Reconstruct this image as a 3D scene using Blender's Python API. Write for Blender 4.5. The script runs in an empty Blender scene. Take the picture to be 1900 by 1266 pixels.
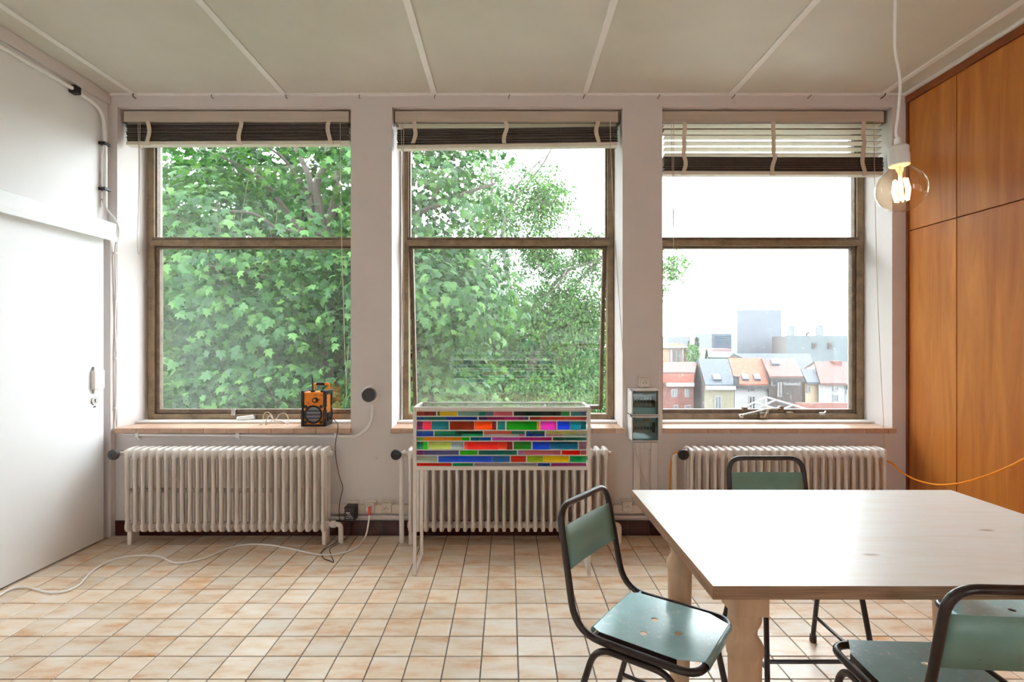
import bpy, bmesh, math, random
import numpy as np
from mathutils import Vector, Matrix

R = math.radians
PI = math.pi
rng = random.Random(7)
scene = bpy.context.scene
C = scene.collection

# ------------------------------------------------------------------ camera, sky, exposure
F, CX, CY, H = 989.0, 942.0, 636.0, 1.3          # focal length and principal point in 1900x1266 pixels, eye height
cam_d = bpy.data.cameras.new('camera')
cam = bpy.data.objects.new('camera', cam_d)
C.objects.link(cam)
cam.location = (0, 0, H)
cam.rotation_euler = (PI / 2, 0, 0)
cam_d.sensor_width = 36.0
cam_d.lens = 36.0 * F / 1900.0
cam_d.shift_x = (950 - CX) / 1900.0
cam_d.shift_y = (CY - 633) / 1900.0
cam_d.clip_start = 0.05
cam_d.clip_end = 2000
scene.camera = cam

SKY = 5.6
world = bpy.data.worlds.new('overcast_sky')
scene.world = world
world.use_nodes = True
bg = world.node_tree.nodes['Background']
bg.inputs[0].default_value = (0.87, 0.94, 1.0, 1)
bg.inputs[1].default_value = SKY

vs = scene.view_settings
vs.view_transform = 'Standard'
vs.look = 'None'
vs.gamma = 1.0
vs.use_curve_mapping = False
vs.exposure = 1.2
cy = scene.cycles
cy.use_denoising = True
cy.use_adaptive_sampling = True
cy.adaptive_threshold = 0.2
cy.adaptive_min_samples = 16
cy.max_bounces = 8
cy.diffuse_bounces = 6
cy.glossy_bounces = 3
cy.transmission_bounces = 6
cy.transparent_max_bounces = 14
cy.caustics_reflective = False
cy.caustics_refractive = False
cy.sample_clamp_indirect = 6.0


# ------------------------------------------------------------------ helpers
def P(px, py, D):
    """The point at depth D that stands at this place of the photograph."""
    return Vector(((px - CX) / F * D, D, H - (py - CY) / F * D))


def X_(px, D):
    return (px - CX) / F * D


def Z_(py, D):
    return H - (py - CY) / F * D


def floor_pt(px, py, z=0.0):
    D = (H - z) * F / (py - CY)
    return Vector(((px - CX) / F * D, D, z))


def srgb(r, g, b):
    def f(c):
        c /= 255.0
        return c / 12.92 if c <= 0.04045 else ((c + 0.055) / 1.055) ** 2.4
    return (f(r), f(g), f(b), 1.0)


MATS = {}


def nodes_of(name):
    m = bpy.data.materials.new(name)
    m.use_nodes = True
    nt = m.node_tree
    b = nt.nodes['Principled BSDF']
    MATS[name] = m
    return m, nt, b


def mat(name, col, rough=0.5, metal=0.0, spec=0.5, var=0.08, scale=12.0, stretch=(1, 1, 1), bump=0.0, spots=None, coat=0.0, alt=None, bump_scale=None):
    """Principled material whose colour wanders a little by noise; spots = (colour, scale, threshold, softness)."""
    m, nt, b = nodes_of(name)
    N, L = nt.nodes, nt.links
    b.inputs['Roughness'].default_value = rough
    b.inputs['Metallic'].default_value = metal
    b.inputs['Specular IOR Level'].default_value = spec
    b.inputs['Coat Weight'].default_value = coat
    b.inputs['Coat Roughness'].default_value = 0.12
    geo = N.new('ShaderNodeNewGeometry')
    mp = N.new('ShaderNodeMapping')
    mp.inputs['Scale'].default_value = stretch
    L.new(geo.outputs['Position'], mp.inputs['Vector'])
    nz = N.new('ShaderNodeTexNoise')
    nz.inputs['Scale'].default_value = scale
    nz.inputs['Detail'].default_value = 5
    L.new(mp.outputs[0], nz.inputs['Vector'])
    mx = N.new('ShaderNodeMix')
    mx.data_type = 'RGBA'
    c = col
    if alt is None:
        lo = tuple(x * (1 - var) for x in c[:3]) + (1,)
        hi = tuple(min(1, x * (1 + var)) for x in c[:3]) + (1,)
    else:
        lo, hi = c, alt
    mx.inputs[6].default_value = lo
    mx.inputs[7].default_value = hi
    rp = N.new('ShaderNodeMapRange')
    rp.inputs[1].default_value = 0.3
    rp.inputs[2].default_value = 0.7
    L.new(nz.outputs['Fac'], rp.inputs[0])
    L.new(rp.outputs[0], mx.inputs[0])
    out = mx.outputs[2]
    if spots:
        sc, ss, th, so = spots
        n2 = N.new('ShaderNodeTexNoise')
        n2.inputs['Scale'].default_value = ss
        n2.inputs['Detail'].default_value = 6
        n2.inputs['Roughness'].default_value = 0.75 if ss > 55 else 0.65
        L.new(mp.outputs[0], n2.inputs['Vector'])
        r2 = N.new('ShaderNodeMapRange')
        r2.inputs[1].default_value = th
        r2.inputs[2].default_value = th + so
        L.new(n2.outputs['Fac'], r2.inputs[0])
        m2 = N.new('ShaderNodeMix')
        m2.data_type = 'RGBA'
        L.new(r2.outputs[0], m2.inputs[0])
        L.new(out, m2.inputs[6])
        m2.inputs[7].default_value = sc
        out = m2.outputs[2]
    L.new(out, b.inputs['Base Color'])
    if bump:
        bp = N.new('ShaderNodeBump')
        bp.inputs['Strength'].default_value = bump
        bp.inputs['Distance'].default_value = 0.01
        src = nz
        if bump_scale:
            src = N.new('ShaderNodeTexNoise')
            src.inputs['Scale'].default_value = bump_scale
            src.inputs['Detail'].default_value = 4
            L.new(mp.outputs[0], src.inputs['Vector'])
        L.new(src.outputs['Fac'], bp.inputs['Height'])
        L.new(bp.outputs[0], b.inputs['Normal'])
    return m


class MB:
    def __init__(s):
        s.v, s.f, s.mi = [], [], []

    def add(s, vs_, fs_, mi=0):
        o = len(s.v)
        s.v.extend(tuple(v) for v in vs_)
        for f in fs_:
            s.f.append(tuple(i + o for i in f))
            s.mi.append(mi)
        return s

    def box(s, x0, x1, y0, y1, z0, z1, mi=0, top_mi=None):
        vs_ = [(x, y, z) for z in (z0, z1) for y in (y0, y1) for x in (x0, x1)]
        fs_ = [(0, 2, 3, 1), (4, 5, 7, 6), (0, 1, 5, 4), (2, 6, 7, 3), (0, 4, 6, 2), (1, 3, 7, 5)]
        o = len(s.v)
        s.v.extend(vs_)
        for k, f in enumerate(fs_):
            s.f.append(tuple(i + o for i in f))
            s.mi.append(top_mi if (k == 1 and top_mi is not None) else mi)
        return s

    def hexa(s, p, mi=0):
        """eight corners: bottom four counter-clockwise, then top four"""
        return s.add(p, [(3, 2, 1, 0), (4, 5, 6, 7), (0, 1, 5, 4), (1, 2, 6, 5), (2, 3, 7, 6), (3, 0, 4, 7)], mi)

    def tube(s, pts, r, seg=8, cap=True, mi=0, squash=None, closed=False):
        pts = [Vector(p) for p in pts]
        n = len(pts)
        rr = r if isinstance(r, (list, tuple)) else [r] * n
        o = len(s.v)
        prev = None
        for i, p in enumerate(pts):
            if closed:
                t = (pts[(i + 1) % n] - pts[i - 1])
            else:
                t = (pts[min(i + 1, n - 1)] - pts[max(i - 1, 0)])
            t.normalize()
            if prev is None:
                a = Vector((0, 0, 1)) if abs(t.z) < 0.9 else Vector((1, 0, 0))
                u = (a - t * a.dot(t)).normalized()
            else:
                u = (prev - t * prev.dot(t))
                if u.length < 1e-6:
                    u = t.orthogonal()
                u.normalize()
            prev = u
            w = t.cross(u)
            for k in range(seg):
                a = 2 * PI * k / seg
                s.v.append(tuple(p + (u * math.cos(a) + w * math.sin(a)) * rr[i]))
        rng_ = range(n if closed else n - 1)
        for i in rng_:
            j = (i + 1) % n
            for k in range(seg):
                l = (k + 1) % seg
                s.f.append((o + i * seg + k, o + i * seg + l, o + j * seg + l, o + j * seg + k))
                s.mi.append(mi)
        if cap and not closed:
            s.f.append(tuple(o + k for k in reversed(range(seg))))
            s.f.append(tuple(o + (n - 1) * seg + k for k in range(seg)))
            s.mi += [mi, mi]
        return s

    def lathe(s, prof, org=(0, 0, 0), axis=(0, 0, 1), seg=20, mi=0):
        """prof: (radius, height along axis)"""
        org = Vector(org)
        t = Vector(axis).normalized()
        u = t.orthogonal().normalized()
        w = t.cross(u)
        o = len(s.v)
        for r, h in prof:
            for k in range(seg):
                a = 2 * PI * k / seg
                s.v.append(tuple(org + t * h + (u * math.cos(a) + w * math.sin(a)) * max(r, 1e-5)))
        for i in range(len(prof) - 1):
            for k in range(seg):
                l = (k + 1) % seg
                s.f.append((o + i * seg + k, o + i * seg + l, o + (i + 1) * seg + l, o + (i + 1) * seg + k))
                s.mi.append(mi)
        s.f.append(tuple(o + k for k in reversed(range(seg))))
        s.f.append(tuple(o + (len(prof) - 1) * seg + k for k in range(seg)))
        s.mi += [mi, mi]
        return s

    def cyl(s, a, b, r, seg=14, mi=0):
        return s.tube([a, b], r, seg, True, mi)

    def prism(s, poly, d, mi=0):
        """closed polygon pushed along d"""
        n = len(poly)
        d = Vector(d)
        vs_ = [Vector(p) for p in poly] + [Vector(p) + d for p in poly]
        fs_ = [tuple(range(n - 1, -1, -1)), tuple(range(n, 2 * n))] + [(i, (i + 1) % n, n + (i + 1) % n, n + i) for i in range(n)]
        return s.add(vs_, fs_, mi)

    def mesh(s, name, smooth=True):
        me = bpy.data.meshes.new(name)
        me.from_pydata(s.v, [], s.f)
        if any(s.mi):
            me.polygons.foreach_set('material_index', s.mi)
        bm = bmesh.new()
        bm.from_mesh(me)
        bmesh.ops.recalc_face_normals(bm, faces=bm.faces)
        bm.to_mesh(me)
        bm.free()
        if smooth:
            me.polygons.foreach_set('use_smooth', [True] * len(me.polygons))
            me.set_sharp_from_angle(angle=R(38))
        me.update()
        return me


WORLD = {}     # world offset of objects without rotation, so children can be written in room coordinates


def link(name, me, m, parent=None, local=False, bevel=0.0, loc=None):
    o = bpy.data.objects.new(name, me)
    C.objects.link(o)
    if m is not None:
        for mm in (m if isinstance(m, (list, tuple)) else [m]):
            if mm.name not in [q.name for q in me.materials if q]:
                me.materials.append(mm)
    if parent is not None:
        o.parent = parent
        if not local:
            o.location = -WORLD.get(parent.name, Vector((0, 0, 0)))
            if loc is not None:
                o.location = o.location + Vector(loc)
        elif loc is not None:
            o.location = loc
    elif loc is not None:
        o.location = loc
    WORLD[o.name] = Vector(loc) if loc is not None else Vector((0, 0, 0))
    if bevel:
        md = o.modifiers.new('edge', 'BEVEL')
        md.width = bevel
        md.segments = 2
        md.limit_method = 'ANGLE'
    return o


def obj(name, mb, m, parent=None, local=False, bevel=0.0, smooth=True):
    return link(name, mb.mesh(name, smooth), m, parent, local, bevel)


def tag(o, label=None, cat=None, group=None, kind=None):
    if label:
        o['label'] = label
    if cat:
        o['category'] = cat
    if group:
        o['group'] = group
    if kind:
        o['kind'] = kind
    return o


def thing(name, label, cat, loc=(0, 0, 0), group=None, kind=None):
    o = bpy.data.objects.new(name, None)
    C.objects.link(o)
    o.location = loc
    o.empty_display_size = 0.05
    WORLD[o.name] = Vector(loc)
    return tag(o, label, cat, group, kind)


def struct(name, mb, m, label=None, bevel=0.0):
    o = obj(name, mb, m, bevel=bevel)
    return tag(o, label, None, None, 'structure')


def struct_root(name, label, loc=(0, 0, 0)):
    return thing(name, label, None, loc, kind='structure')


def copy_tree(o, parent=None):
    c = o.copy()
    C.objects.link(c)
    if parent is not None:
        c.parent = parent
    for ch in list(o.children):
        copy_tree(ch, c)
    return c


def catmull(pts, n=8):
    pts = [Vector(p) for p in pts]
    q = [pts[0] * 2 - pts[1]] + pts + [pts[-1] * 2 - pts[-2]]
    out = []
    for i in range(1, len(q) - 2):
        for k in range(n):
            t = k / n
            a, b, c, d = q[i - 1], q[i], q[i + 1], q[i + 2]
            out.append(0.5 * ((2 * b) + (c - a) * t + (2 * a - 5 * b + 4 * c - d) * t * t + (3 * b - a - 3 * c + d) * t ** 3))
    out.append(pts[-1])
    return out


def fillet(pts, r, n=6, closed=False):
    """polyline with rounded corners"""
    pts = [Vector(p) for p in pts]
    m = len(pts)
    out = []
    for i in range(m):
        if not closed and i in (0, m - 1):
            out.append(pts[i])
            continue
        p, a, b = pts[i], pts[i - 1], pts[(i + 1) % m]
        ra = min(r, (a - p).length * 0.49, (b - p).length * 0.49) if not isinstance(r, dict) else r.get(i, 0.0)
        if ra <= 0:
            out.append(p)
            continue
        u, w = (a - p).normalized(), (b - p).normalized()
        s, e = p + u * ra, p + w * ra
        for k in range(n + 1):
            t = k / n
            out.append(s * (1 - t) ** 2 + p * 2 * t * (1 - t) + e * t * t)
    return out


# ------------------------------------------------------------------ materials
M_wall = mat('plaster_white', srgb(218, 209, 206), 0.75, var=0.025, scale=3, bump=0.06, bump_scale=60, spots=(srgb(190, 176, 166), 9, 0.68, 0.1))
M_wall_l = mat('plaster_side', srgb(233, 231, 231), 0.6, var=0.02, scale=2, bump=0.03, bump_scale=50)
M_white = mat('white_paint', srgb(232, 228, 224), 0.4, var=0.03, scale=8)
M_door = mat('white_lacquer', srgb(240, 241, 243), 0.4, var=0.01, scale=3)
M_ceil = mat('ceiling_board', srgb(208, 203, 190), 0.42, var=0.03, scale=4, bump=0.05, bump_scale=140)
M_batten = mat('batten_white', srgb(235, 232, 226), 0.5, var=0.02)
M_rad = mat('radiator_enamel', srgb(226, 217, 210), 0.35, var=0.03, scale=20)
M_frame = mat('weathered_bronze', srgb(138, 116, 88), 0.5, var=0.3, scale=14, stretch=(1, 1, 1), spots=(srgb(150, 132, 110), 50, 0.55, 0.12))
M_sash = mat('sash_brown', srgb(112, 92, 74), 0.5, var=0.3, scale=18, spots=(srgb(140, 124, 104), 45, 0.58, 0.12))
M_sill = mat('sill_terracotta', srgb(196, 160, 136), 0.35, var=0.12, scale=14, spots=(srgb(166, 124, 96), 30, 0.6, 0.12))
M_grout = mat('grout', srgb(92, 84, 76), 0.8, var=0.15, scale=30)
M_base = mat('brown_glaze', srgb(70, 32, 28), 0.2, var=0.2, scale=10)
M_black = mat('black_plastic', srgb(34, 32, 33), 0.45, var=0.15, scale=30)
M_dgrey = mat('dark_grey_plastic', srgb(62, 60, 64), 0.45, var=0.1, scale=30)
M_orange = mat('orange_plastic', srgb(247, 140, 22), 0.35, var=0.05, scale=20)
M_cream = mat('cream_plastic', srgb(224, 211, 198), 0.35, var=0.03, scale=20)
M_metal = mat('bright_steel', srgb(190, 185, 180), 0.25, metal=1.0, var=0.08, scale=30)
M_slat = mat('slat_cream', srgb(222, 214, 198), 0.45, var=0.03, scale=20)
M_slat_shade = mat('slat_edge_shade', srgb(44, 33, 31), 0.5, var=0.25, scale=9, stretch=(0.3, 1, 40))  # backlit shade painted into the edges of pale slats
M_tape = mat('ladder_tape', srgb(214, 200, 182), 0.8, var=0.08, scale=60, stretch=(1, 1, 4))
M_head = mat('headrail_wood', srgb(196, 180, 164), 0.5, var=0.07, scale=10, stretch=(0.2, 1, 6))
M_cord = mat('string', srgb(205, 192, 176), 0.8, var=0.05)
M_cable_w = mat('white_cable', srgb(246, 243, 240), 0.4, var=0.02)
M_cable_k = mat('black_cable', srgb(42, 40, 40), 0.5, var=0.1)
M_cable_o = mat('orange_cable', srgb(246, 150, 24), 0.4, var=0.05)
M_tube = mat('worn_black_tube', srgb(52, 42, 42), 0.3, var=0.25, scale=40, spots=(srgb(110, 84, 70), 70, 0.66, 0.05))
M_steel_white = mat('white_powdercoat', srgb(226, 218, 212), 0.4, var=0.02)
M_pine = mat('pine_turned', srgb(210, 174, 140), 0.5, var=0.16, scale=16, stretch=(1.6, 1.6, 0.22), bump=0.05)
M_trimwood = mat('trim_wood', srgb(140, 70, 30), 0.3, var=0.15, scale=10, stretch=(6, 1, 1), coat=0.3)


def make_tiles():
    m, nt, b = nodes_of('beige_floor_tile')
    N, L = nt.nodes, nt.links
    geo = N.new('ShaderNodeNewGeometry')
    sub = N.new('ShaderNodeVectorMath'); sub.operation = 'SUBTRACT'; sub.inputs[1].default_value = (0.042, 3.41, 0)
    L.new(geo.outputs['Position'], sub.inputs[0])
    div = N.new('ShaderNodeVectorMath'); div.operation = 'DIVIDE'; div.inputs[1].default_value = (0.15, 0.15, 1000)
    L.new(sub.outputs[0], div.inputs[0])
    fl = N.new('ShaderNodeVectorMath'); fl.operation = 'FLOOR'
    L.new(div.outputs[0], fl.inputs[0])
    wn = N.new('ShaderNodeTexWhiteNoise'); wn.noise_dimensions = '3D'
    L.new(fl.outputs[0], wn.inputs['Vector'])
    # streaks that differ in every tile
    off = N.new('ShaderNodeVectorMath'); off.operation = 'MULTIPLY_ADD'
    L.new(wn.outputs['Color'], off.inputs[0]); off.inputs[1].default_value = (7, 7, 7)
    L.new(geo.outputs['Position'], off.inputs[2])
    mp = N.new('ShaderNodeMapping'); mp.inputs['Scale'].default_value = (0.55, 1.5, 1)
    L.new(off.outputs[0], mp.inputs['Vector'])
    nz = N.new('ShaderNodeTexNoise'); nz.inputs['Scale'].default_value = 9; nz.inputs['Detail'].default_value = 7; nz.inputs['Roughness'].default_value = 0.62
    L.new(mp.outputs[0], nz.inputs['Vector'])
    cr = N.new('ShaderNodeValToRGB')
    e = cr.color_ramp.elements
    e[0].position = 0.34; e[0].color = srgb(238, 224, 210)
    e[1].position = 0.72; e[1].color = srgb(214, 160, 106)
    k = cr.color_ramp.elements.new(0.52); k.color = srgb(232, 207, 180)
    L.new(nz.outputs['Fac'], cr.inputs[0])
    mx = N.new('ShaderNodeMix'); mx.data_type = 'RGBA'; mx.blend_type = 'MULTIPLY'; mx.inputs[0].default_value = 1
    r = N.new('ShaderNodeMapRange'); r.inputs[3].default_value = 0.86; r.inputs[4].default_value = 1.05
    L.new(wn.outputs['Value'], r.inputs[0])
    L.new(cr.outputs[0], mx.inputs[6]); L.new(r.outputs[0], mx.inputs[7])
    L.new(mx.outputs[2], b.inputs['Base Color'])
    b.inputs['Roughness'].default_value = 0.32
    bp = N.new('ShaderNodeBump'); bp.inputs['Strength'].default_value = 0.08; bp.inputs['Distance'].default_value = 0.004
    L.new(nz.outputs['Fac'], bp.inputs['Height']); L.new(bp.outputs[0], b.inputs['Normal'])
    return m


def make_veneer(name, c1, c2, sc, rough=0.25, coat=0.35):
    m, nt, b = nodes_of(name)
    N, L = nt.nodes, nt.links
    geo = N.new('ShaderNodeNewGeometry')
    oi = N.new('ShaderNodeObjectInfo')
    ad = N.new('ShaderNodeVectorMath'); ad.operation = 'ADD'
    mu = N.new('ShaderNodeMath'); mu.operation = 'MULTIPLY'; mu.inputs[1].default_value = 9
    L.new(oi.outputs['Random'], mu.inputs[0])
    L.new(geo.outputs['Position'], ad.inputs[0]); L.new(mu.outputs[0], ad.inputs[1])
    mp = N.new('ShaderNodeMapping'); mp.inputs['Scale'].default_value = sc
    L.new(ad.outputs[0], mp.inputs['Vector'])
    n1 = N.new('ShaderNodeTexNoise'); n1.inputs['Scale'].default_value = 2.2; n1.inputs['Detail'].default_value = 8; n1.inputs['Roughness'].default_value = 0.6; n1.inputs['Distortion'].default_value = 0.6
    L.new(mp.outputs[0], n1.inputs['Vector'])
    cr = N.new('ShaderNodeValToRGB')
    cr.color_ramp.elements[0].position = 0.3; cr.color_ramp.elements[0].color = c1
    cr.color_ramp.elements[1].position = 0.72; cr.color_ramp.elements[1].color = c2
    L.new(n1.outputs['Fac'], cr.inputs[0])
    L.new(cr.outputs[0], b.inputs['Base Color'])
    b.inputs['Roughness'].default_value = rough + 0.15
    b.inputs['Coat Weight'].default_value = coat
    b.inputs['Coat Roughness'].default_value = rough
    return m


def make_tabletop():
    m, nt, b = nodes_of('whitewashed_pine')
    N, L = nt.nodes, nt.links
    geo = N.new('ShaderNodeNewGeometry')
    mp = N.new('ShaderNodeMapping'); mp.inputs['Scale'].default_value = (1.2, 9, 1)
    L.new(geo.outputs['Position'], mp.inputs['Vector'])
    n1 = N.new('ShaderNodeTexNoise'); n1.inputs['Scale'].default_value = 2.5; n1.inputs['Detail'].default_value = 7; n1.inputs['Distortion'].default_value = 1.2
    L.new(mp.outputs[0], n1.inputs['Vector'])
    cr = N.new('ShaderNodeValToRGB')
    cr.color_ramp.elements[0].position = 0.25; cr.color_ramp.elements[0].color = srgb(244, 238, 232)
    cr.color_ramp.elements[1].position = 0.6; cr.color_ramp.elements[1].color = srgb(251, 250, 249)
    L.new(n1.outputs['Fac'], cr.inputs[0])
    mp2 = N.new('ShaderNodeMapping'); mp2.inputs['Scale'].default_value = (1.0, 2.4, 1)
    L.new(geo.outputs['Position'], mp2.inputs['Vector'])
    vo = N.new('ShaderNodeTexVoronoi'); vo.inputs['Scale'].default_value = 4.2; vo.inputs['Randomness'].default_value = 1
    L.new(mp2.outputs[0], vo.inputs['Vector'])
    rg = N.new('ShaderNodeMapRange'); rg.inputs[1].default_value = 0.06; rg.inputs[2].default_value = 0.13; rg.inputs[3].default_value = 0.7; rg.inputs[4].default_value = 0.0
    L.new(vo.outputs['Distance'], rg.inputs[0])
    wn = N.new('ShaderNodeMath'); wn.operation = 'GREATER_THAN'; wn.inputs[1].default_value = 0.55
    sp = N.new('ShaderNodeSeparateColor'); L.new(vo.outputs['Color'], sp.inputs[0]); L.new(sp.outputs[0], wn.inputs[0])
    mu = N.new('ShaderNodeMath'); mu.operation = 'MULTIPLY'; L.new(rg.outputs[0], mu.inputs[0]); L.new(wn.outputs[0], mu.inputs[1])
    mx = N.new('ShaderNodeMix'); mx.data_type = 'RGBA'; mx.inputs[7].default_value = srgb(176, 150, 136)
    L.new(mu.outputs[0], mx.inputs[0]); L.new(cr.outputs[0], mx.inputs[6])
    L.new(mx.outputs[2], b.inputs['Base Color'])
    b.inputs['Roughness'].default_value = 0.35
    return m


def make_glass(name, tint=(0.96, 0.98, 0.97, 1), refl=0.05, dirt_haze=0.03, dirt_haze_col=(0.9, 0.92, 0.92, 1), haze_patch=None, specks=0.0, dirt_haze_scale=2.0, max_dirt_haze=0.2):
    """thin glazing: see-through, mirror-like at grazing angles, with a film of dirt and painted haze on it"""
    m, nt, b = nodes_of(name)
    N, L = nt.nodes, nt.links
    N.remove(b)
    out = N['Material Output']
    tr = N.new('ShaderNodeBsdfTransparent'); tr.inputs[0].default_value = tint
    gl = N.new('ShaderNodeBsdfGlossy'); gl.inputs['Roughness'].default_value = 0.0; gl.inputs[0].default_value = (1, 1, 1, 1)
    lw = N.new('ShaderNodeLayerWeight'); lw.inputs[0].default_value = 0.5
    pw = N.new('ShaderNodeMath'); pw.operation = 'POWER'; pw.inputs[1].default_value = 5
    L.new(lw.outputs['Facing'], pw.inputs[0])
    ma = N.new('ShaderNodeMath'); ma.operation = 'MULTIPLY_ADD'; ma.inputs[1].default_value = 0.8; ma.inputs[2].default_value = refl
    L.new(pw.outputs[0], ma.inputs[0])
    mg = N.new('ShaderNodeMixShader')
    L.new(ma.outputs[0], mg.inputs[0]); L.new(tr.outputs[0], mg.inputs[1]); L.new(gl.outputs[0], mg.inputs[2])
    tl = N.new('ShaderNodeBsdfTranslucent'); tl.inputs[0].default_value = dirt_haze_col  # pale film paints the glare haze on the panes, besides some dirt
    df = N.new('ShaderNodeBsdfDiffuse'); df.inputs[0].default_value = dirt_haze_col
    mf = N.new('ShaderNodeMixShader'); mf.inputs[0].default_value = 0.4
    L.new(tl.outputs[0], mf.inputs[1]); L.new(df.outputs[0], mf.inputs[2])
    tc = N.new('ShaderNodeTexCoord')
    nz = N.new('ShaderNodeTexNoise'); nz.inputs['Scale'].default_value = dirt_haze_scale; nz.inputs['Detail'].default_value = 4; nz.inputs['Roughness'].default_value = 0.6
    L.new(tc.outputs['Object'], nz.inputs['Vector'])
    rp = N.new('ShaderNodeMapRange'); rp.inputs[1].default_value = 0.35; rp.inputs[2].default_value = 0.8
    rp.inputs[3].default_value = dirt_haze; rp.inputs[4].default_value = dirt_haze * 2.5
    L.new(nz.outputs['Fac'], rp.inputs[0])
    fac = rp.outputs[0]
    if haze_patch is not None:
        # a patch of painted haze round one point of the pane: (centre, radius, amount)
        cpt, rad, amt = haze_patch
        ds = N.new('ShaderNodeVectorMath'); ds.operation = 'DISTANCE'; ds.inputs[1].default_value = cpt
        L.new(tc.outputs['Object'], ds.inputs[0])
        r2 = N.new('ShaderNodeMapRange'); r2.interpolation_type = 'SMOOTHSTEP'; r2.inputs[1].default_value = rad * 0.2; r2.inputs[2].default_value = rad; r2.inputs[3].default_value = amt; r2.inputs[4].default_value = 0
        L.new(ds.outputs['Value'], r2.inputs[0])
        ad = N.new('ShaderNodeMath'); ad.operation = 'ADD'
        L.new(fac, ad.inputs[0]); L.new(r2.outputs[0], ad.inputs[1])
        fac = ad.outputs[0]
    if specks:
        vo = N.new('ShaderNodeTexVoronoi'); vo.inputs['Scale'].default_value = 34
        L.new(tc.outputs['Object'], vo.inputs['Vector'])
        r3 = N.new('ShaderNodeMapRange'); r3.inputs[1].default_value = 0.13; r3.inputs[2].default_value = 0.2; r3.inputs[3].default_value = specks; r3.inputs[4].default_value = 0
        L.new(vo.outputs['Distance'], r3.inputs[0])
        sp = N.new('ShaderNodeSeparateColor'); L.new(vo.outputs['Color'], sp.inputs[0])
        gt = N.new('ShaderNodeMath'); gt.operation = 'GREATER_THAN'; gt.inputs[1].default_value = 0.72; L.new(sp.outputs[0], gt.inputs[0])
        mm = N.new('ShaderNodeMath'); mm.operation = 'MULTIPLY'; L.new(r3.outputs[0], mm.inputs[0]); L.new(gt.outputs[0], mm.inputs[1])
        a2 = N.new('ShaderNodeMath'); a2.operation = 'ADD'; L.new(fac, a2.inputs[0]); L.new(mm.outputs[0], a2.inputs[1])
        fac = a2.outputs[0]
    ms = N.new('ShaderNodeMixShader')
    L.new(fac, ms.inputs[0]); L.new(mg.outputs[0], ms.inputs[1]); L.new(mf.outputs[0], ms.inputs[2])
    L.new(ms.outputs[0], out.inputs[0])
    return m


M_tile = make_tiles()
M_veneer = make_veneer('orange_veneer', srgb(180, 98, 36), srgb(220, 142, 66), (1.0, 5.0, 0.45))
M_top = make_tabletop()
M_ply = mat('plywood_edge', srgb(160, 126, 100), 0.6, var=0.35, scale=10, stretch=(0.6, 0.6, 28))
M_glass1 = make_glass('hazed_glass_left', dirt_haze=0.004, haze_patch=((-2.3, 3.93, 1.05), 1.1, 0.02))
M_glass1u = make_glass('hazed_glass_left_upper', dirt_haze=0.004, haze_patch=((-2.0, 3.93, 2.0), 0.6, 0.014))
M_glass2 = make_glass('hazed_glass_middle', dirt_haze=0.010, refl=0.07)
M_glass3 = make_glass('dusty_hazed_glass_right', dirt_haze=0.02, specks=0.22)
M_clear = make_glass('clear_glass', dirt_haze=0.004)
M_smoke = make_glass('smoked_cover', tint=(0.62, 0.72, 0.73, 1), refl=0.06, dirt_haze=0.02)

# ------------------------------------------------------------------ the room
XL, XR, YB, YF, ZC = -2.702, 2.695, 3.6, -2.6, 2.982      # left wall, right wall, window wall, rear wall, ceiling
YO = 4.07                                                   # outer face of the window wall
T, GX, GY = 0.15, 0.042, 3.41                               # floor tile and the origin of its grid


def tile_mesh(w, d, name='floor_tile'):
    mb = MB()
    g, c, h = 0.0022, 0.0022, 0.010
    x0, x1, y0, y1 = g, w - g, g, d - g
    lo = [(x0, y0, -h), (x1, y0, -h), (x1, y1, -h), (x0, y1, -h)]
    mid = [(x0, y0, -c), (x1, y0, -c), (x1, y1, -c), (x0, y1, -c)]
    top = [(x0 + c, y0 + c, 0), (x1 - c, y0 + c, 0), (x1 - c, y1 - c, 0), (x0 + c, y1 - c, 0)]
    fs_ = [(8, 9, 10, 11)]
    for i in range(4):
        j = (i + 1) % 4
        fs_ += [(i, j, 4 + j, 4 + i), (4 + i, 4 + j, 8 + j, 8 + i)]
    mb.add(lo + mid + top, fs_)
    return mb


floor = struct('floor', MB().box(XL - 0.2, XR + 0.2, YF - 0.2, YB + 0.2, -0.2, -0.0035), M_grout, 'floor of square beige glazed tiles with dark joints')
cells = []
for i in range(-19, 19):
    for j in range(-42, 3):
        x0, x1 = max(GX + i * T, XL), min(GX + (i + 1) * T, XR)
        y0, y1 = max(GY + j * T, YF), min(GY + (j + 1) * T, YB)
        if x1 - x0 < 0.02 or y1 - y0 < 0.02:
            continue
        yc = (y0 + y1) / 2
        full = x1 - x0 > 0.149 and y1 - y0 > 0.149
        px = CX + (x0 + x1) / 2 * F / yc if yc > 0.3 else 1e6
        py = CY + H * F / yc if yc > 0.3 else 1e6
        seen = 0 < px < 1900 and py < 1275
        cells.append((0 if (full and seen) else 1, yc, x0, x1, y0, y1))
cells.sort()
tm = tile_mesh(T, T).mesh('floor_tile', False)
tm.materials.append(M_tile)
rest = MB()
for k, (far, yc, x0, x1, y0, y1) in enumerate(cells):
    dz = rng.uniform(-0.0012, 0.0)
    if not far and k < 300:
        link('floor_tile', tm, None, floor, loc=(x0, y0, dz))
    else:
        t = tile_mesh(x1 - x0, y1 - y0)
        rest.add([(a + x0, b + y0, c + dz) for a, b, c in t.v], t.f)
tag(obj('floor_tiles', rest, M_tile, floor, smooth=False), kind='stuff')

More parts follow.
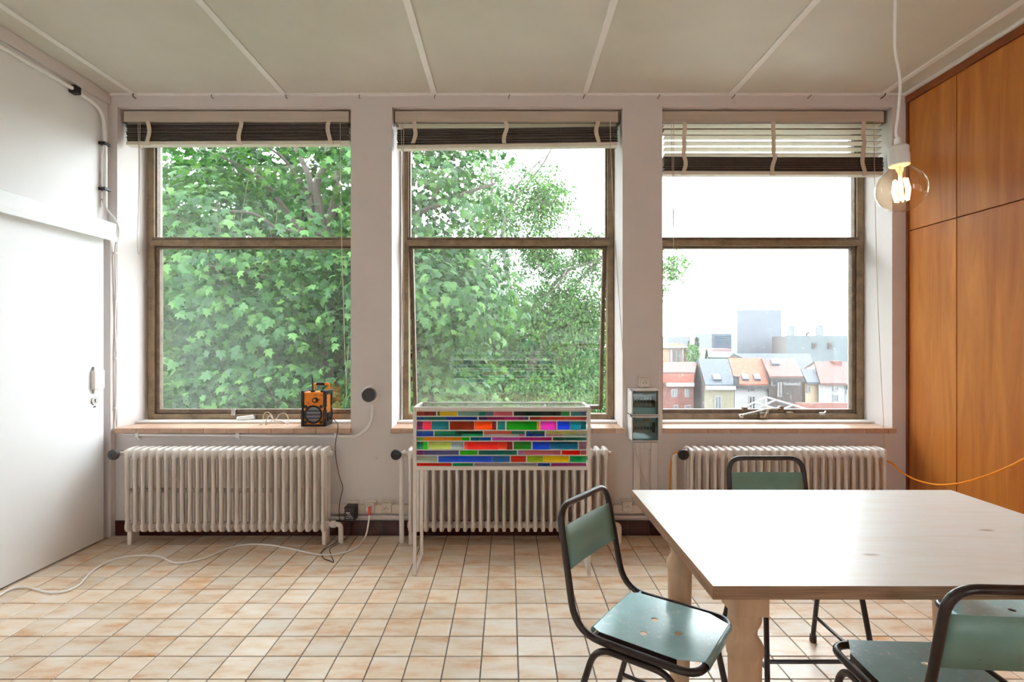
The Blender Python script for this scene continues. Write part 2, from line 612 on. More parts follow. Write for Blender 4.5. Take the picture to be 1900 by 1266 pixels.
# window wall with its three openings
WIN = [(-2.637, -1.060), (-0.783, 0.776), (1.045, 2.597)]
ZS, ZT = 0.693, 2.891
wb = MB()
WX0, WX1 = -3.1, 3.1
wb.box(WX0, WX1, YB, YO, -0.2, ZS)
wb.box(WX0, WX1, YB, YO, ZT, 3.2)
edges = [WX0] + [e for w in WIN for e in w] + [WX1]
for k in range(0, len(edges), 2):
    wb.box(edges[k], edges[k + 1], YB, YO, ZS, ZT)
struct('wall_back', wb, M_wall, 'pale plaster window wall with three deep window openings')
struct('wall_left', MB().box(XL - 0.25, XL, YF, YB, -0.2, 3.2), M_wall_l, 'white side wall behind the sliding door')
struct('trim_1', MB().box(XL, XL + 0.022, YF, YB, ZC - 0.075, ZC), M_wall, 'painted beam along the top of the left wall', bevel=0.004)
wr = struct('wall_right', MB().box(XR + 0.02, XR + 0.25, YF, YB, -0.2, 3.2), M_trimwood, 'side wall lined with orange veneered wood panels')
ys = [YB - 0.022, 3.2, 2.0, 0.8, -0.4, -1.6, YF]
for a in range(len(ys) - 1):
    for z0, z1 in ((0.09, 2.05), (2.05, 2.915)):
        g = 0.003
        obj('wood_panel', MB().box(XR, XR + 0.02, ys[a + 1] + g, ys[a] - g, z0 + g, z1 - g), M_veneer, wr, bevel=0.0015)
obj('corner_strip', MB().box(XR - 0.006, XR + 0.02, YB - 0.022, YB, 0.0, 2.95), M_trimwood, wr)
obj('top_strip', MB().box(XR - 0.012, XR + 0.02, YF, YB, 2.915, 2.962), M_trimwood, wr, bevel=0.003)
struct('baseboard_right', MB().box(XR - 0.012, XR + 0.02, YF, YB - 0.022, 0.0, 0.09), M_trimwood, 'dark wooden skirting under the wood panels')

# rear wall, behind the photographer; two unseen windows added as fill light
FILL_WIN = [(-2.62, -1.98), (1.98, 2.62)]
rz0, rz1 = 0.95, 2.55
rw = MB().box(XL - 0.2, XR + 0.2, YF - 0.3, YF, -0.2, rz0).box(XL - 0.2, XR + 0.2, YF - 0.3, YF, rz1, 3.2)
rw.box(XL - 0.2, FILL_WIN[0][0], YF - 0.3, YF, rz0, rz1).box(FILL_WIN[0][1], FILL_WIN[1][0], YF - 0.3, YF, rz0, rz1).box(FILL_WIN[1][1], XR + 0.2, YF - 0.3, YF, rz0, rz1)
struct('wall_front', rw, M_wall_l, 'plaster wall behind the photographer')
for k, (a, b_) in enumerate(FILL_WIN):
    w = struct_root('window_%d' % (4 + k), 'narrow tall fill window, added unseen behind the photographer', ((a + b_) / 2, YF, rz0))
    fr = MB().box(a, a + 0.04, YF - 0.2, YF - 0.14, rz0, rz1).box(b_ - 0.04, b_, YF - 0.2, YF - 0.14, rz0, rz1)
    fr.box(a + 0.04, b_ - 0.04, YF - 0.2, YF - 0.14, rz0, rz0 + 0.04).box(a + 0.04, b_ - 0.04, YF - 0.2, YF - 0.14, rz1 - 0.04, rz1)
    obj('window_frame', fr, M_frame, w)
    obj('pane', MB().box(a + 0.04, b_ - 0.04, YF - 0.175, YF - 0.17, rz0 + 0.04, rz1 - 0.04), M_clear, w)

# ceiling boards and their cover strips
ce = struct('ceiling', MB().box(XL - 0.2, XR + 0.2, YF - 0.2, YB + 0.2, ZC + 0.012, ZC + 0.2), M_ceil, 'ceiling of beige boards with white cover strips')
bx_ = [-2.52, -1.511, -0.495, 0.521, 1.511, 2.53]
cols = [XL] + bx_ + [XR]
for a in range(len(cols) - 1):
    for y0, y1 in ((1.15, YB), (-1.25, 1.15), (YF, -1.25)):
        g = 0.0015
        obj('ceiling_board', MB().box(cols[a] + g, cols[a + 1] - g, y0 + g, y1 - g, ZC, ZC + 0.012), M_ceil, ce)
for x in bx_:
    obj('cover_strip', MB().box(x - 0.019, x + 0.019, YF, YB, ZC - 0.009, ZC), M_batten, ce, bevel=0.002)
struct('trim_2', MB().box(XL, XR, YB - 0.012, YB, ZC - 0.016, ZC), M_batten, 'thin white strip between ceiling and window wall')
struct('trim_3', MB().box(XR - 0.03, XR + 0.02, YF, YB - 0.012, 2.962, ZC), M_batten, 'white strip between ceiling and wood panels', bevel=0.003)
struct('trim_4', MB().box(XL, XL + 0.055, YB - 0.05, YB, 0.0, 2.0), M_wall, 'painted boxing in the corner beside the sliding door', bevel=0.004)

# brown skirting tiles on the window wall
bb = struct('baseboard_back', MB().box(XL + 0.055, XR - 0.01, YB - 0.006, YB, 0.0, 0.10), M_grout, 'skirting of dark brown glazed tiles')
x = XL + 0.06
while x < XR - 0.16:
    obj('skirting_tile', MB().box(x + 0.0015, x + 0.1485, YB - 0.013, YB - 0.004, 0.001, 0.098), M_base, bb)
    x += 0.15

# sliding door on the left wall
d1 = struct_root('door_1', 'large plain white sliding door on a box rail', (XL + 0.02, 2.4, 0.0))
obj('door_panel', MB().box(XL + 0.004, -2.66, 1.1, 3.51, 0.008, 2.0), M_door, d1, bevel=0.003)
rb = obj('rail_box', MB().box(XL, -2.60, 0.2, 3.545, 1.985, 2.09), M_door, d1, bevel=0.004)
obj('rail_lip', MB().box(-2.60, -2.592, 0.2, 3.543, 1.968, 2.002), M_door, rb, bevel=0.002)
hd = obj('door_handle', MB().box(-2.66, -2.635, 3.40, 3.445, 1.00, 1.12), M_white, d1, bevel=0.006)
obj('handle_foot', MB().box(-2.66, -2.645, 3.413, 3.438, 0.975, 1.0), M_metal, hd)
obj('handle_foot', MB().box(-2.66, -2.645, 3.413, 3.438, 1.12, 1.145), M_metal, hd)
obj('strike_plate', MB().box(-2.66, -2.654, 3.46, 3.51, 1.0, 1.12), M_white, d1)
lk = obj('lock', MB().cyl((-2.66, 3.428, 0.927), (-2.652, 3.428, 0.927), 0.025, 20), M_metal, d1)
obj('keyhole', MB().box(-2.653, -2.6505, 3.424, 3.432, 0.917, 0.938), M_black, lk)
obj('lock_badge', MB().box(-2.66, -2.657, 3.42, 3.44, 0.882, 0.892), M_dgrey, d1)


# ------------------------------------------------------------------ windows
def rot_out(mb, ang, y0, z0):
    ca, sa = math.cos(ang), math.sin(ang)
    mb.v = [(x, y0 + (y - y0) * ca - (z - z0) * sa, z0 + (z - z0) * ca + (y - y0) * sa) for x, y, z in mb.v]
    return mb


ZF0, ZTR0, ZTR1, ZSB = 0.735, 2.004, 2.067, 0.812
SASH_TILT = R(7.5)


def window(n, x0, x1, label, gu, gl, tilt=0.0):
    w = struct_root('window_%d' % n, label, ((x0 + x1) / 2, 3.9, ZF0))
    fx0, fx1 = x0 + 0.016, x1 - 0.004
    st = 0.046
    a, b_ = 3.88, 3.955
    fr = MB()
    fr.box(fx0, fx0 + st, a, b_, ZF0, ZT)
    fr.box(fx1 - st, fx1, a, b_, ZF0, ZT)
    fr.box(fx0 + st, fx1 - st, a, b_, ZF0, 0.780)
    fr.box(fx0 + st, fx1 - st, a, b_, ZT - 0.06, ZT)
    obj('window_frame', fr, M_frame, w, bevel=0.003)
    tr = obj('transom', MB().box(fx0 + st - 0.02, fx1 - st + 0.02, a - 0.012, b_, ZTR0, ZTR1 - 0.022), M_frame, w, bevel=0.004)
    obj('transom_bead', MB().box(fx0 + st - 0.012, fx1 - st + 0.012, a - 0.004, b_, ZTR1 - 0.022, ZTR1), M_sash, tr, bevel=0.003)
    gx0, gx1 = fx0 + st, fx1 - st
    ub = MB()
    for (p, q, r_, s_) in ((gx0, gx0 + 0.01, ZTR1, ZT - 0.06), (gx1 - 0.01, gx1, ZTR1, ZT - 0.06)):
        ub.box(p, q, 3.9, 3.94, r_, s_)
    obj('glazing_bead', ub, M_sash, w)
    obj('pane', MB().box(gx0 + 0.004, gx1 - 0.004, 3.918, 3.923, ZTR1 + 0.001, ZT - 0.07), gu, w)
    sb = MB()
    sw = 0.026
    sx0, sx1, sz0, sz1 = gx0 + 0.003, gx1 - 0.003, 0.783, ZTR0 - 0.003
    sb.box(sx0, sx0 + sw, 3.897, 3.942, sz0, sz1)
    sb.box(sx1 - sw, sx1, 3.897, 3.942, sz0, sz1)
    sb.box(sx0 + sw, sx1 - sw, 3.897, 3.942, sz0, ZSB)
    sb.box(sx0 + sw, sx1 - sw, 3.897, 3.942, sz1 - 0.012, sz1)
    pn = MB().box(sx0 + sw - 0.004, sx1 - sw + 0.004, 3.917, 3.922, ZSB - 0.004, sz1 - 0.008)
    if tilt:
        rot_out(sb, tilt, 3.92, sz1)
        rot_out(pn, tilt, 3.92, sz1)
    so = obj('sash', sb, M_sash, w, bevel=0.002)
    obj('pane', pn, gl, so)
    obj('ledge', MB().box(x0 + 0.001, x1 - 0.001, 3.775, 3.88, 0.7265, 0.742), M_white, w, bevel=0.003)
    si = obj('window_sill', MB().box(x0 + 0.002, x1 - 0.002, 3.6, 3.88, ZS + 0.001, 0.7245), M_grout, w)
    tx = x0 - 0.004 if n != 1 else x0 + 0.0
    end = x1 + 0.008
    while tx < end - 0.02:
        te = min(tx + 0.1505, end)
        g = 0.0013
        t = MB()
        t.box(tx + g, te - g, 3.566, 3.599, ZS, 0.7262)
        t.box(max(tx + g, x0 + 0.002), min(te - g, x1 - 0.002), 3.599, 3.775, 0.712, 0.7262)
        obj('sill_tile', t, M_sill, si, bevel=0.002)
        tx = te
    return w


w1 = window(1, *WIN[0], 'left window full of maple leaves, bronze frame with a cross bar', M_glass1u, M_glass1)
w2 = window(2, *WIN[1], 'middle window with its lower sash tilted outwards at the bottom', M_glass2, M_glass2, SASH_TILT)
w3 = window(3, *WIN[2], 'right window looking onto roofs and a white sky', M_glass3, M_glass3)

# handles and catches on the frames
h = obj('handle_lever', MB().tube(catmull([P(441, 777, 3.84), P(455, 775.5, 3.83), P(470, 773.5, 3.84)], 4), [0.014] * 9, 8), M_white, w1)
obj('handle_mount', MB().box(X_(469, 3.86), X_(475, 3.86), 3.845, 3.88, Z_(778, 3.86), Z_(771, 3.86)), M_metal, h)
obj('catch', MB().box(X_(429, 3.87), X_(437, 3.87), 3.865, 3.9, Z_(771, 3.87), Z_(759, 3.87)), M_metal, w1, bevel=0.002)
h = obj('handle_lever', MB().tube(catmull([P(1373, 771, 3.84), P(1395, 766, 3.83), P(1425, 759.5, 3.83), P(1450, 757.5, 3.85)], 4), 0.006, 8), M_metal, w3)
obj('lever_knob', MB().lathe([(0, -0.02), (0.012, -0.014), (0.015, 0), (0.012, 0.014), (0, 0.02)], P(1375, 772, 3.83), (1, 0, -0.3), 10), M_metal, h)
obj('lever_pivot', MB().lathe([(0, -0.02), (0.018, -0.015), (0.02, 0), (0.018, 0.015), (0, 0.02)], P(1448, 758, 3.86), (0, 1, 0), 12), M_sash, h)
b = obj('lever_bracket', MB().tube(catmull([P(1423, 755, 3.87), P(1424, 766, 3.81), P(1420, 776, 3.80)], 4), 0.011, 6), M_frame, w3)
obj('bracket_foot', MB().box(X_(1408, 3.86), X_(1420, 3.86), 3.84, 3.88, Z_(775, 3.86), Z_(766, 3.86)), M_metal, b)
obj('catch', MB().box(X_(1379, 3.87), X_(1387, 3.87), 3.865, 3.9, Z_(763, 3.87), Z_(756, 3.87)), M_sash, w3, bevel=0.002)
obj('catch', MB().box(X_(1461, 3.87), X_(1471, 3.87), 3.86, 3.895, Z_(771, 3.87), Z_(765, 3.87)), M_frame, w3, bevel=0.002)
obj('catch', MB().tube([P(1520, 768, 3.85), P(1530, 768, 3.84), P(1532, 764, 3.85)], 0.009, 8), M_metal, w3)


# ------------------------------------------------------------------ venetian blinds
def slat(x0, x1, z, tilt=0.0, y=3.665, wd=0.052, th=0.0024):
    mb = MB()
    dz = math.sin(tilt) * wd / 2
    dy = math.cos(tilt) * wd / 2
    mb.hexa([(x0, y - dy, z - dz), (x1, y - dy, z - dz), (x1, y + dy, z + dz), (x0, y + dy, z + dz),
             (x0, y - dy, z - dz + th), (x1, y - dy, z - dz + th), (x1, y + dy, z + dz + th), (x0, y + dy, z + dz + th)])
    mb.mi = [0, 0, 1, 1, 1, 1]
    return mb


def ribbon(pts, wd, y, th=0.002):
    """a tape standing on its edge towards the room: pts are (x, z)"""
    mb = MB()
    n = len(pts)
    vs_, fs_ = [], []
    for x, z in pts:
        vs_ += [(x - wd / 2, y, z), (x + wd / 2, y, z), (x + wd / 2, y + th, z), (x - wd / 2, y + th, z)]
    for i in range(n - 1):
        for k in range(4):
            l = (k + 1) % 4
            fs_.append((4 * i + k, 4 * i + l, 4 * i + 4 + l, 4 * i + 4 + k))
    fs_ += [(3, 2, 1, 0), (4 * n - 4, 4 * n - 3, 4 * n - 2, 4 * n - 1)]
    return mb.add(vs_, fs_)


def blind(label, x0, x1, open_z, st0, st1, tapes, cords, tilt_r=0.0, bow=0.0):
    """open_z: heights of hanging slats; st0..st1: gathered stack; tapes: x of the ladder tapes"""
    t = thing('venetian_blind', label, 'blind', ((x0 + x1) / 2, 3.66, 2.88))
    obj('headrail', MB().box(x0, x1 - 0.02, 3.632, 3.70, 2.805, 2.879), M_head, t, bevel=0.003)
    obj('end_bracket', MB().box(x0 - 0.006, x0 + 0.012, 3.64, 3.71, 2.80, 2.884), M_sash, t)
    obj('end_bracket', MB().box(x1 - 0.025, x1 - 0.004, 3.64, 3.71, 2.80, 2.884), M_sash, t)
    for k, z in enumerate(open_z):
        obj('slat', slat(x0 + 0.02, x1 - 0.03, z, R(-12)), [M_slat, M_slat_shade], t)
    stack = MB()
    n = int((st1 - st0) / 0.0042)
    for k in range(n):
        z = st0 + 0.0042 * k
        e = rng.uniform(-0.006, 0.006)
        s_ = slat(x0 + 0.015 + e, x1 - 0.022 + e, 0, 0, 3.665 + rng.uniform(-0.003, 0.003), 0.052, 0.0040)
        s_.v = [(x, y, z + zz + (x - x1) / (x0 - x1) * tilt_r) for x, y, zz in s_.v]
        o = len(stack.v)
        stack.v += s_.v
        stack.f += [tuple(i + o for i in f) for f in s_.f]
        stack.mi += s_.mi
    tag(obj('slat_stack', stack, [M_slat, M_slat_shade], t, smooth=False), kind='stuff')
    br = MB().box(x0 + 0.012, x1 - 0.02, 3.636, 3.694, st0 - 0.026, st0 - 0.002)
    br.v = [(x, y, z + (x - x1) / (x0 - x1) * tilt_r) for x, y, z in br.v]
    obj('bottom_rail', br, M_slat, t, bevel=0.003)
    for k, x in enumerate(tapes):
        pts = [(x, 2.806)]
        for z in open_z:
            pts.append((x + rng.uniform(-0.006, 0.006), z))
        m = 7
        for q in range(m + 1):
            u = q / m
            pts.append((x + bow * 0.6 * math.sin(u * PI * 1.1 + k * 1.7) + 0.005 * math.sin(u * 4 + k * 2), st1 - 0.003 + (st0 - 0.012 - st1) * u))
        dz = (x - x1) / (x0 - x1) * tilt_r
        tp = obj('ladder_tape', ribbon(pts, 0.028, 3.625), M_tape, t)
        obj('tape_end', MB().box(pts[-1][0] - 0.014, pts[-1][0] + 0.018, 3.624, 3.634, st0 - 0.034 + dz, st0 - 0.010 + dz), M_cream, tp)
    for path in cords:
        obj('pull_cord', MB().tube(catmull(path, 5), 0.0022, 5), M_cord, t)
    return t


yc = 3.628


def cp(pxs):
    return [P(a, b_, yc) for a, b_ in pxs]


blind('gathered venetian blind, painted dark as if backlit, at the head of the left window', -2.617, -1.064, [], 2.682, 2.800, [X_(275, 3.63), X_(446, 3.63), X_(611, 3.63)],
      [cp([(256, 228), (258, 300), (257, 380), (255, 450), (257, 472), (260, 455), (260, 380), (259, 300), (260, 228)]),
       cp([(631, 228), (632, 330), (634, 450), (637, 560), (640, 660), (643, 720), (640, 762)]),
       cp([(257, 262), (259, 272), (264, 277), (266, 270), (260, 264)])], tilt_r=-0.006, bow=0.010)
blind('gathered venetian blind, painted dark as if backlit, at the head of the middle window', -0.768, 0.772, [2.79], 2.672, 2.778, [X_(768, 3.63), X_(938, 3.63), X_(1109, 3.63)],
      [cp([(744, 226), (746, 330), (747, 470), (745, 600), (743, 660), (745, 683), (748, 665), (749, 560), (749, 400), (749, 226)]),
       [P(1132, 226, 3.628), P(1134, 300, 3.62), P(1141, 440, 3.60), P(1149, 560, 3.59), P(1156, 660, 3.588), P(1160, 722, 3.588), P(1162, 728, 3.588)]], tilt_r=-0.022, bow=0.012)
oz = [2.79 - 0.0405 * k for k in range(6)]
blind('half lowered venetian blind with open pale slats in the right window', 1.052, 2.585, oz, 2.470, 2.570, [X_(1269, 3.63), X_(1435, 3.63), X_(1602, 3.63)],
      [cp([(1246, 226), (1247, 300), (1249, 400), (1250, 480), (1249, 520)]), cp([(1250, 226), (1250, 320), (1250, 430)]),
       [P(1621, 226, 3.628), P(1623, 330, 3.62), P(1626, 480, 3.60), P(1631, 620, 3.58), P(1637, 740, 3.56), P(1640, 800, 3.555), P(1641, 885, 3.56)]], tilt_r=0.004, bow=0.010)

# ------------------------------------------------------------------ radiators
RZ0, RZ1, RY0, RY1 = 0.085, 0.622, 3.39, 3.53


def rad_section():
    mb = MB()
    w = 0.0115
    ym = [RY0 + 0.016, (RY0 + RY1) / 2, RY1 - 0.016]
    for y in ym:
        pts = []
        n = 10
        o = len(mb.v)
        for z in (RZ0 + 0.045, RZ1 - 0.05):
            for k in range(n):
                a = 2 * PI * k / n
                mb.v.append((w * math.cos(a), y + 0.016 * math.sin(a), z))
        for k in range(n):
            l = (k + 1) % n
            mb.f.append((o + k, o + l, o + n + l, o + n + k)); mb.mi.append(0)
    # head and foot: rounded blocks across the full depth
    def block(z0, z1, up):
        prof = [(RY0, z0 if up else z1), (RY0, z1 - 0.03 if up else z0 + 0.03), (RY0 + 0.008, z1 - 0.010 if up else z0 + 0.010), (RY0 + 0.030, z1 if up else z0), (RY1 - 0.030, z1 if up else z0),
                (RY1 - 0.008, z1 - 0.010 if up else z0 + 0.010), (RY1, z1 - 0.03 if up else z0 + 0.03), (RY1, z0 if up else z1)]
        n = len(prof)
        yc_, zc_ = (RY0 + RY1) / 2, (z0 + z1) / 2
        rings = []
        for dx, sh in ((-0.0125, 0.90), (-0.008, 1.0), (0.008, 1.0), (0.0125, 0.90)):
            rings.append([(dx, yc_ + (y - yc_) * sh, zc_ + (z - zc_) * (sh if (z > zc_) == up else 1)) for y, z in prof])
        o = len(mb.v)
        for r_ in rings:
            mb.v += r_
        for i in range(3):
            for k in range(n):
                l = (k + 1) % n
                mb.f.append((o + i * n + k, o + i * n + l, o + (i + 1) * n + l, o + (i + 1) * n + k)); mb.mi.append(0)
        mb.f.append(tuple(o + k for k in range(n))); mb.f.append(tuple(o + 3 * n + k for k in range(n))); mb.mi += [0, 0]
    block(RZ1 - 0.062, RZ1, True)
    block(RZ0, RZ0 + 0.055, False)
    for z in (RZ1 - 0.035, RZ0 + 0.033):
        mb.tube([(-0.0248, (RY0 + RY1) / 2, z), (-0.008, (RY0 + RY1) / 2, z), (0.008, (RY0 + RY1) / 2, z), (0.0248, (RY0 + RY1) / 2, z)], [0.021, 0.03, 0.03, 0.021], 10)
    for y in ((ym[0] + ym[1]) / 2, (ym[1] + ym[2]) / 2):
        mb.box(-0.006, 0.006, y - 0.03, y + 0.03, 0.335, 0.36)
    return mb


SEC = rad_section().mesh('radiator_section')
SEC.materials.append(M_rad)


def radiator(label, x0, pitch, n, valve_x, inlet_x, outlet):
    t = thing('radiator', label, 'radiator', (x0 + pitch * n / 2, 3.46, 0))
    for k in range(n):
        link('radiator_section', SEC, None, t, loc=(x0 + pitch * (k + 0.5), 0, 0))
    for xx in (x0 + pitch / 2, x0 + pitch * (n - 0.5)):
        obj('foot', MB().box(xx - 0.013, xx + 0.013, 3.42, 3.50, 0.0, RZ0 + 0.02), M_rad, t, bevel=0.004)
    z = RZ1 - 0.04
    y = (RY0 + RY1) / 2
    v = obj('valve_body', MB().tube([(x0 + 0.005, y, z), (x0 - 0.012, y, z), (x0 - 0.014, y, z), (x0 - 0.03, y, z), (x0 - 0.032, y, z), (valve_x, y, z)],
                                    [0.011, 0.011, 0.02, 0.02, 0.012, 0.012], 10), M_rad, t)
    vb = MB().lathe([(0.016, -0.03), (0.017, 0.03)], (valve_x, y, z), (0, -1, 0), 12)
    obj('valve_spindle', vb, M_metal, v)
    kn = MB().lathe([(0.010, 0.028), (0.031, 0.032), (0.034, 0.036), (0.034, 0.052), (0.031, 0.056), (0.012, 0.056), (0.010, 0.052), (0.0, 0.052)], (valve_x, y, z), (0, -1, 0), 24)
    obj('valve_knob', kn, M_black if valve_x > -2 else M_dgrey, t)
    if inlet_x is not None:
        obj('inlet_pipe', MB().tube(fillet([(valve_x, y, z), (inlet_x, y + 0.01, z - 0.012), (inlet_x, y + 0.01, 0.0)], 0.03), 0.016, 12), M_rad, t)
    if outlet:
        xe = x0 + pitch * n
        zz = RZ0 + 0.035
        xo = xe + outlet
        obj('return_pipe', MB().tube(fillet([(xe - 0.006, y, zz), (xo, y, zz), (xo, y - 0.03, zz), (xo, y - 0.03, 0.0)][:2] + [(xo, y, 0.0)], 0.028), 0.016, 12), M_rad, t)
        obj('union_nut', MB().tube([(xe + 0.012, y, zz), (xe + 0.038, y, zz)], 0.024, 6), M_rad, t)
    obj('end_plug', MB().cyl((x0 + pitch * n - 0.004, y, z), (x0 + pitch * n + 0.018, y, z), 0.014, 8), M_rad, t)
    return t


radiator('white cast radiator under the left window, beside the sliding door', -2.455, 0.05, 26, -2.525, None, 0.072)
radiator('white cast radiator behind the colourful glass cabinet', -0.648, 0.05, 26, -0.715, -0.690, 0.072)
radiator('white cast radiator behind the table, under the right window', 1.150, 0.0493, 26, 1.125, 1.085, None)


# ------------------------------------------------------------------ pipes, sockets and boxes on the walls
def clip(name, parent, p, ax, m=None, r=0.016):
    mb = MB()
    x, y, z = p
    if ax == 'x':
        mb.box(x - 0.012, x + 0.012, y - 0.014, YB, z - 0.018, z + 0.018).box(x - 0.009, x + 0.009, YB - 0.012, YB, z - 0.036, z + 0.036)
    return obj(name, mb, m or M_white, parent, bevel=0.003)


zc1 = Z_(807, 3.58)
t = thing('cable_conduit', 'white conduit running under the sill of the left window to a round socket', 'conduit', (-1.9, 3.58, zc1))
obj('conduit_pipe', MB().tube([(X_(243, 3.58), 3.58, zc1), (X_(660, 3.58), 3.58, Z_(810, 3.58))], 0.010, 10), M_white, t)
obj('flexible_hose', MB().tube(catmull([P(658, 810, 3.58), P(668, 806, 3.575), P(682, 793, 3.575), P(690, 775, 3.578), P(691, 752, 3.58)], 8), 0.011, 10), M_white, t)
for px in (256, 442, 624):
    clip('pipe_clip', t, (X_(px, 3.58), 3.58, Z_(808, 3.58)), 'x')
t = thing('round_socket', 'old round wall socket with dark face between left and middle windows', 'socket', (X_(688, 3.58), YB, Z_(732, 3.58)))
c0 = Vector((X_(688, 3.59), YB, Z_(732, 3.59)))
obj('backing_disc', MB().lathe([(0.062, 0), (0.062, 0.012), (0.056, 0.022), (0.048, 0.03), (0, 0.03)], c0, (0, -1, 0), 28), M_white, t)
fc = obj('socket_face', MB().lathe([(0.044, 0.028), (0.046, 0.07), (0.042, 0.075), (0.034, 0.074), (0.032, 0.068), (0, 0.068)], c0, (0, -1, 0), 28), M_dgrey, t)
for a in (0.3, 1.9, 3.4, 4.9):
    obj('pin_hole', MB().cyl(c0 + Vector((0.018 * math.cos(a), -0.0675, 0.018 * math.sin(a))), c0 + Vector((0.018 * math.cos(a), -0.0685, 0.018 * math.sin(a))), 0.004, 8), M_black, fc)

# cable run in the upper left corner
t = thing('ceiling_conduit', 'white conduit bending down in the upper left corner with black clips', 'conduit', (-2.68, 3.5, 2.86))
xc = XL + 0.025
zc2 = 2.865
obj('conduit_pipe', MB().tube(fillet([(xc, -0.5, zc2), (xc, 3.36, zc2), (xc, 3.53, zc2 - 0.03), (xc, 3.545, zc2 - 0.22), (xc, 3.545, 2.2)], 0.08), 0.0125, 12), M_white, t)
for (y, z, hor) in ((3.30, zc2, True), (3.545, 2.62, False), (3.545, 2.32, False)):
    if hor:
        obj('pipe_clip', MB().box(XL, xc + 0.02, y - 0.025, y + 0.025, z - 0.024, z + 0.024), M_black, t, bevel=0.006)
    else:
        obj('pipe_clip', MB().box(XL, xc + 0.02, y - 0.03, y + 0.025, z - 0.010, z + 0.010), M_black, t, bevel=0.004)
t = tag(obj('wall_cable', MB().tube(catmull([P(190, 369, 3.545), P(198, 388, 3.548), P(214, 408, 3.55), P(220, 424, 3.552), P(218, 446, 3.56), P(214, 462, 3.575), P(215, 555, 3.588), P(213, 600, 3.588), P(216, 660, 3.588), P(215, 756, 3.588),
                                             P(212, 785, 3.585), P(217, 799, 3.58), P(232, 806, 3.58), P(246, 807, 3.58)], 6), 0.0065, 8), M_white), 'white cable running down the corner between the sliding door and the left window', 'cable')
for py in (470, 560, 665, 757):
    obj('cable_clip', MB().box(X_(212, 3.59), X_(218, 3.59), 3.577, YB, Z_(py, 3.59) - 0.006, Z_(py, 3.59) + 0.006), M_white, t)

# plastic trunking above the skirting
for k, (a, b_, lab) in enumerate(((604, 762, 'cream cable trunking low on the wall under three sockets'), (1137, 1300, 'cream cable trunking low on the wall under a single socket'))):
    t = thing('cable_trunking', lab, 'trunking', ((X_(a, 3.58) + X_(b_, 3.58)) / 2, YB, 0.15))
    obj('trunking_body', MB().box(X_(a, 3.58), X_(b_, 3.58), 3.565, YB, 0.155, 0.212), M_cream, t, bevel=0.003)
    obj('lower_pipe', MB().tube([(X_(a, 3.58), 3.585, 0.128), (X_(b_, 3.58), 3.585, 0.128)], 0.013, 8), M_wall, t)


def socket(label, px, py, s=0.066, deep=0.05, group=None, hole=True):
    x, z = X_(px, 3.55), Z_(py, 3.55)
    t = thing('wall_socket', label, 'socket', (x, YB, z), group)
    obj('back_box', MB().box(x - s * 0.6, x + s * 0.6, 3.585, YB, z - s * 0.55, z + s * 0.65), M_cream, t, bevel=0.004)
    bd = obj('socket_body', MB().box(x - s / 2, x + s / 2, YB - deep, 3.585, z - s / 2, z + s / 2), M_cream, t, bevel=0.007)
    if hole:
        y = YB - deep
        rg = obj('socket_ring', MB().lathe([(0.024, -0.002), (0.024, 0.0035), (0.021, 0.0035), (0.0195, 0.0008), (0.0, 0.0008)], (x, y, z), (0, -1, 0), 22), M_cream, t)
        for dx, dz in ((-0.009, 0), (0.009, 0)):
            obj('pin_hole', MB().cyl((x + dx, y - 0.0002, z + dz - 0.002), (x + dx, y - 0.0016, z + dz - 0.002), 0.0034, 8), M_black, rg)
        obj('earth_pin', MB().cyl((x, y + 0.002, z + 0.011), (x, y - 0.012, z + 0.011), 0.0028, 8), M_metal, rg)
    return t


socket('leftmost of three low wall sockets, a black adapter plugged in', 652, 944, hole=False)
socket('middle one of three low wall sockets, a white plug in it', 685, 944, hole=False)
socket('empty low wall socket, rightmost of three beside the radiator pipe', 717, 944)
socket('wall socket low beside the table corner', 1164, 941)
socket('wall socket above the two fuse boxes', 1196, 710)

# black power adapter with its white print
t = thing('power_adapter', 'black power adapter plugged into a low wall socket', 'adapter', (X_(649, 3.47), 3.47, Z_(955, 3.47)))
x0, x1, z0, z1 = X_(638.5, 3.47), X_(658.5, 3.47), Z_(968, 3.47), Z_(941, 3.47)
obj('adapter_body', MB().box(x0, x1, 3.468, 3.55, z0, z1), M_black, t, bevel=0.006)
lb = MB()
for r_, (a, b_) in enumerate(((0.18, 0.55), (0.2, 0.7), (0.2, 0.78), (0.2, 0.84))):
    zz = z1 - (z1 - z0) * (0.44 + 0.12 * r_)
    n = 8
    for q in range(n):
        if rng.random() < 0.85:
            u0 = a + (b_ - a) * q / n
            lb.box(x0 + (x1 - x0) * u0, x0 + (x1 - x0) * (u0 + (b_ - a) / n * 0.7), 3.4668, 3.4678, zz, zz + (0.006 if r_ == 0 else 0.003))
obj('print', lb, M_white, t)


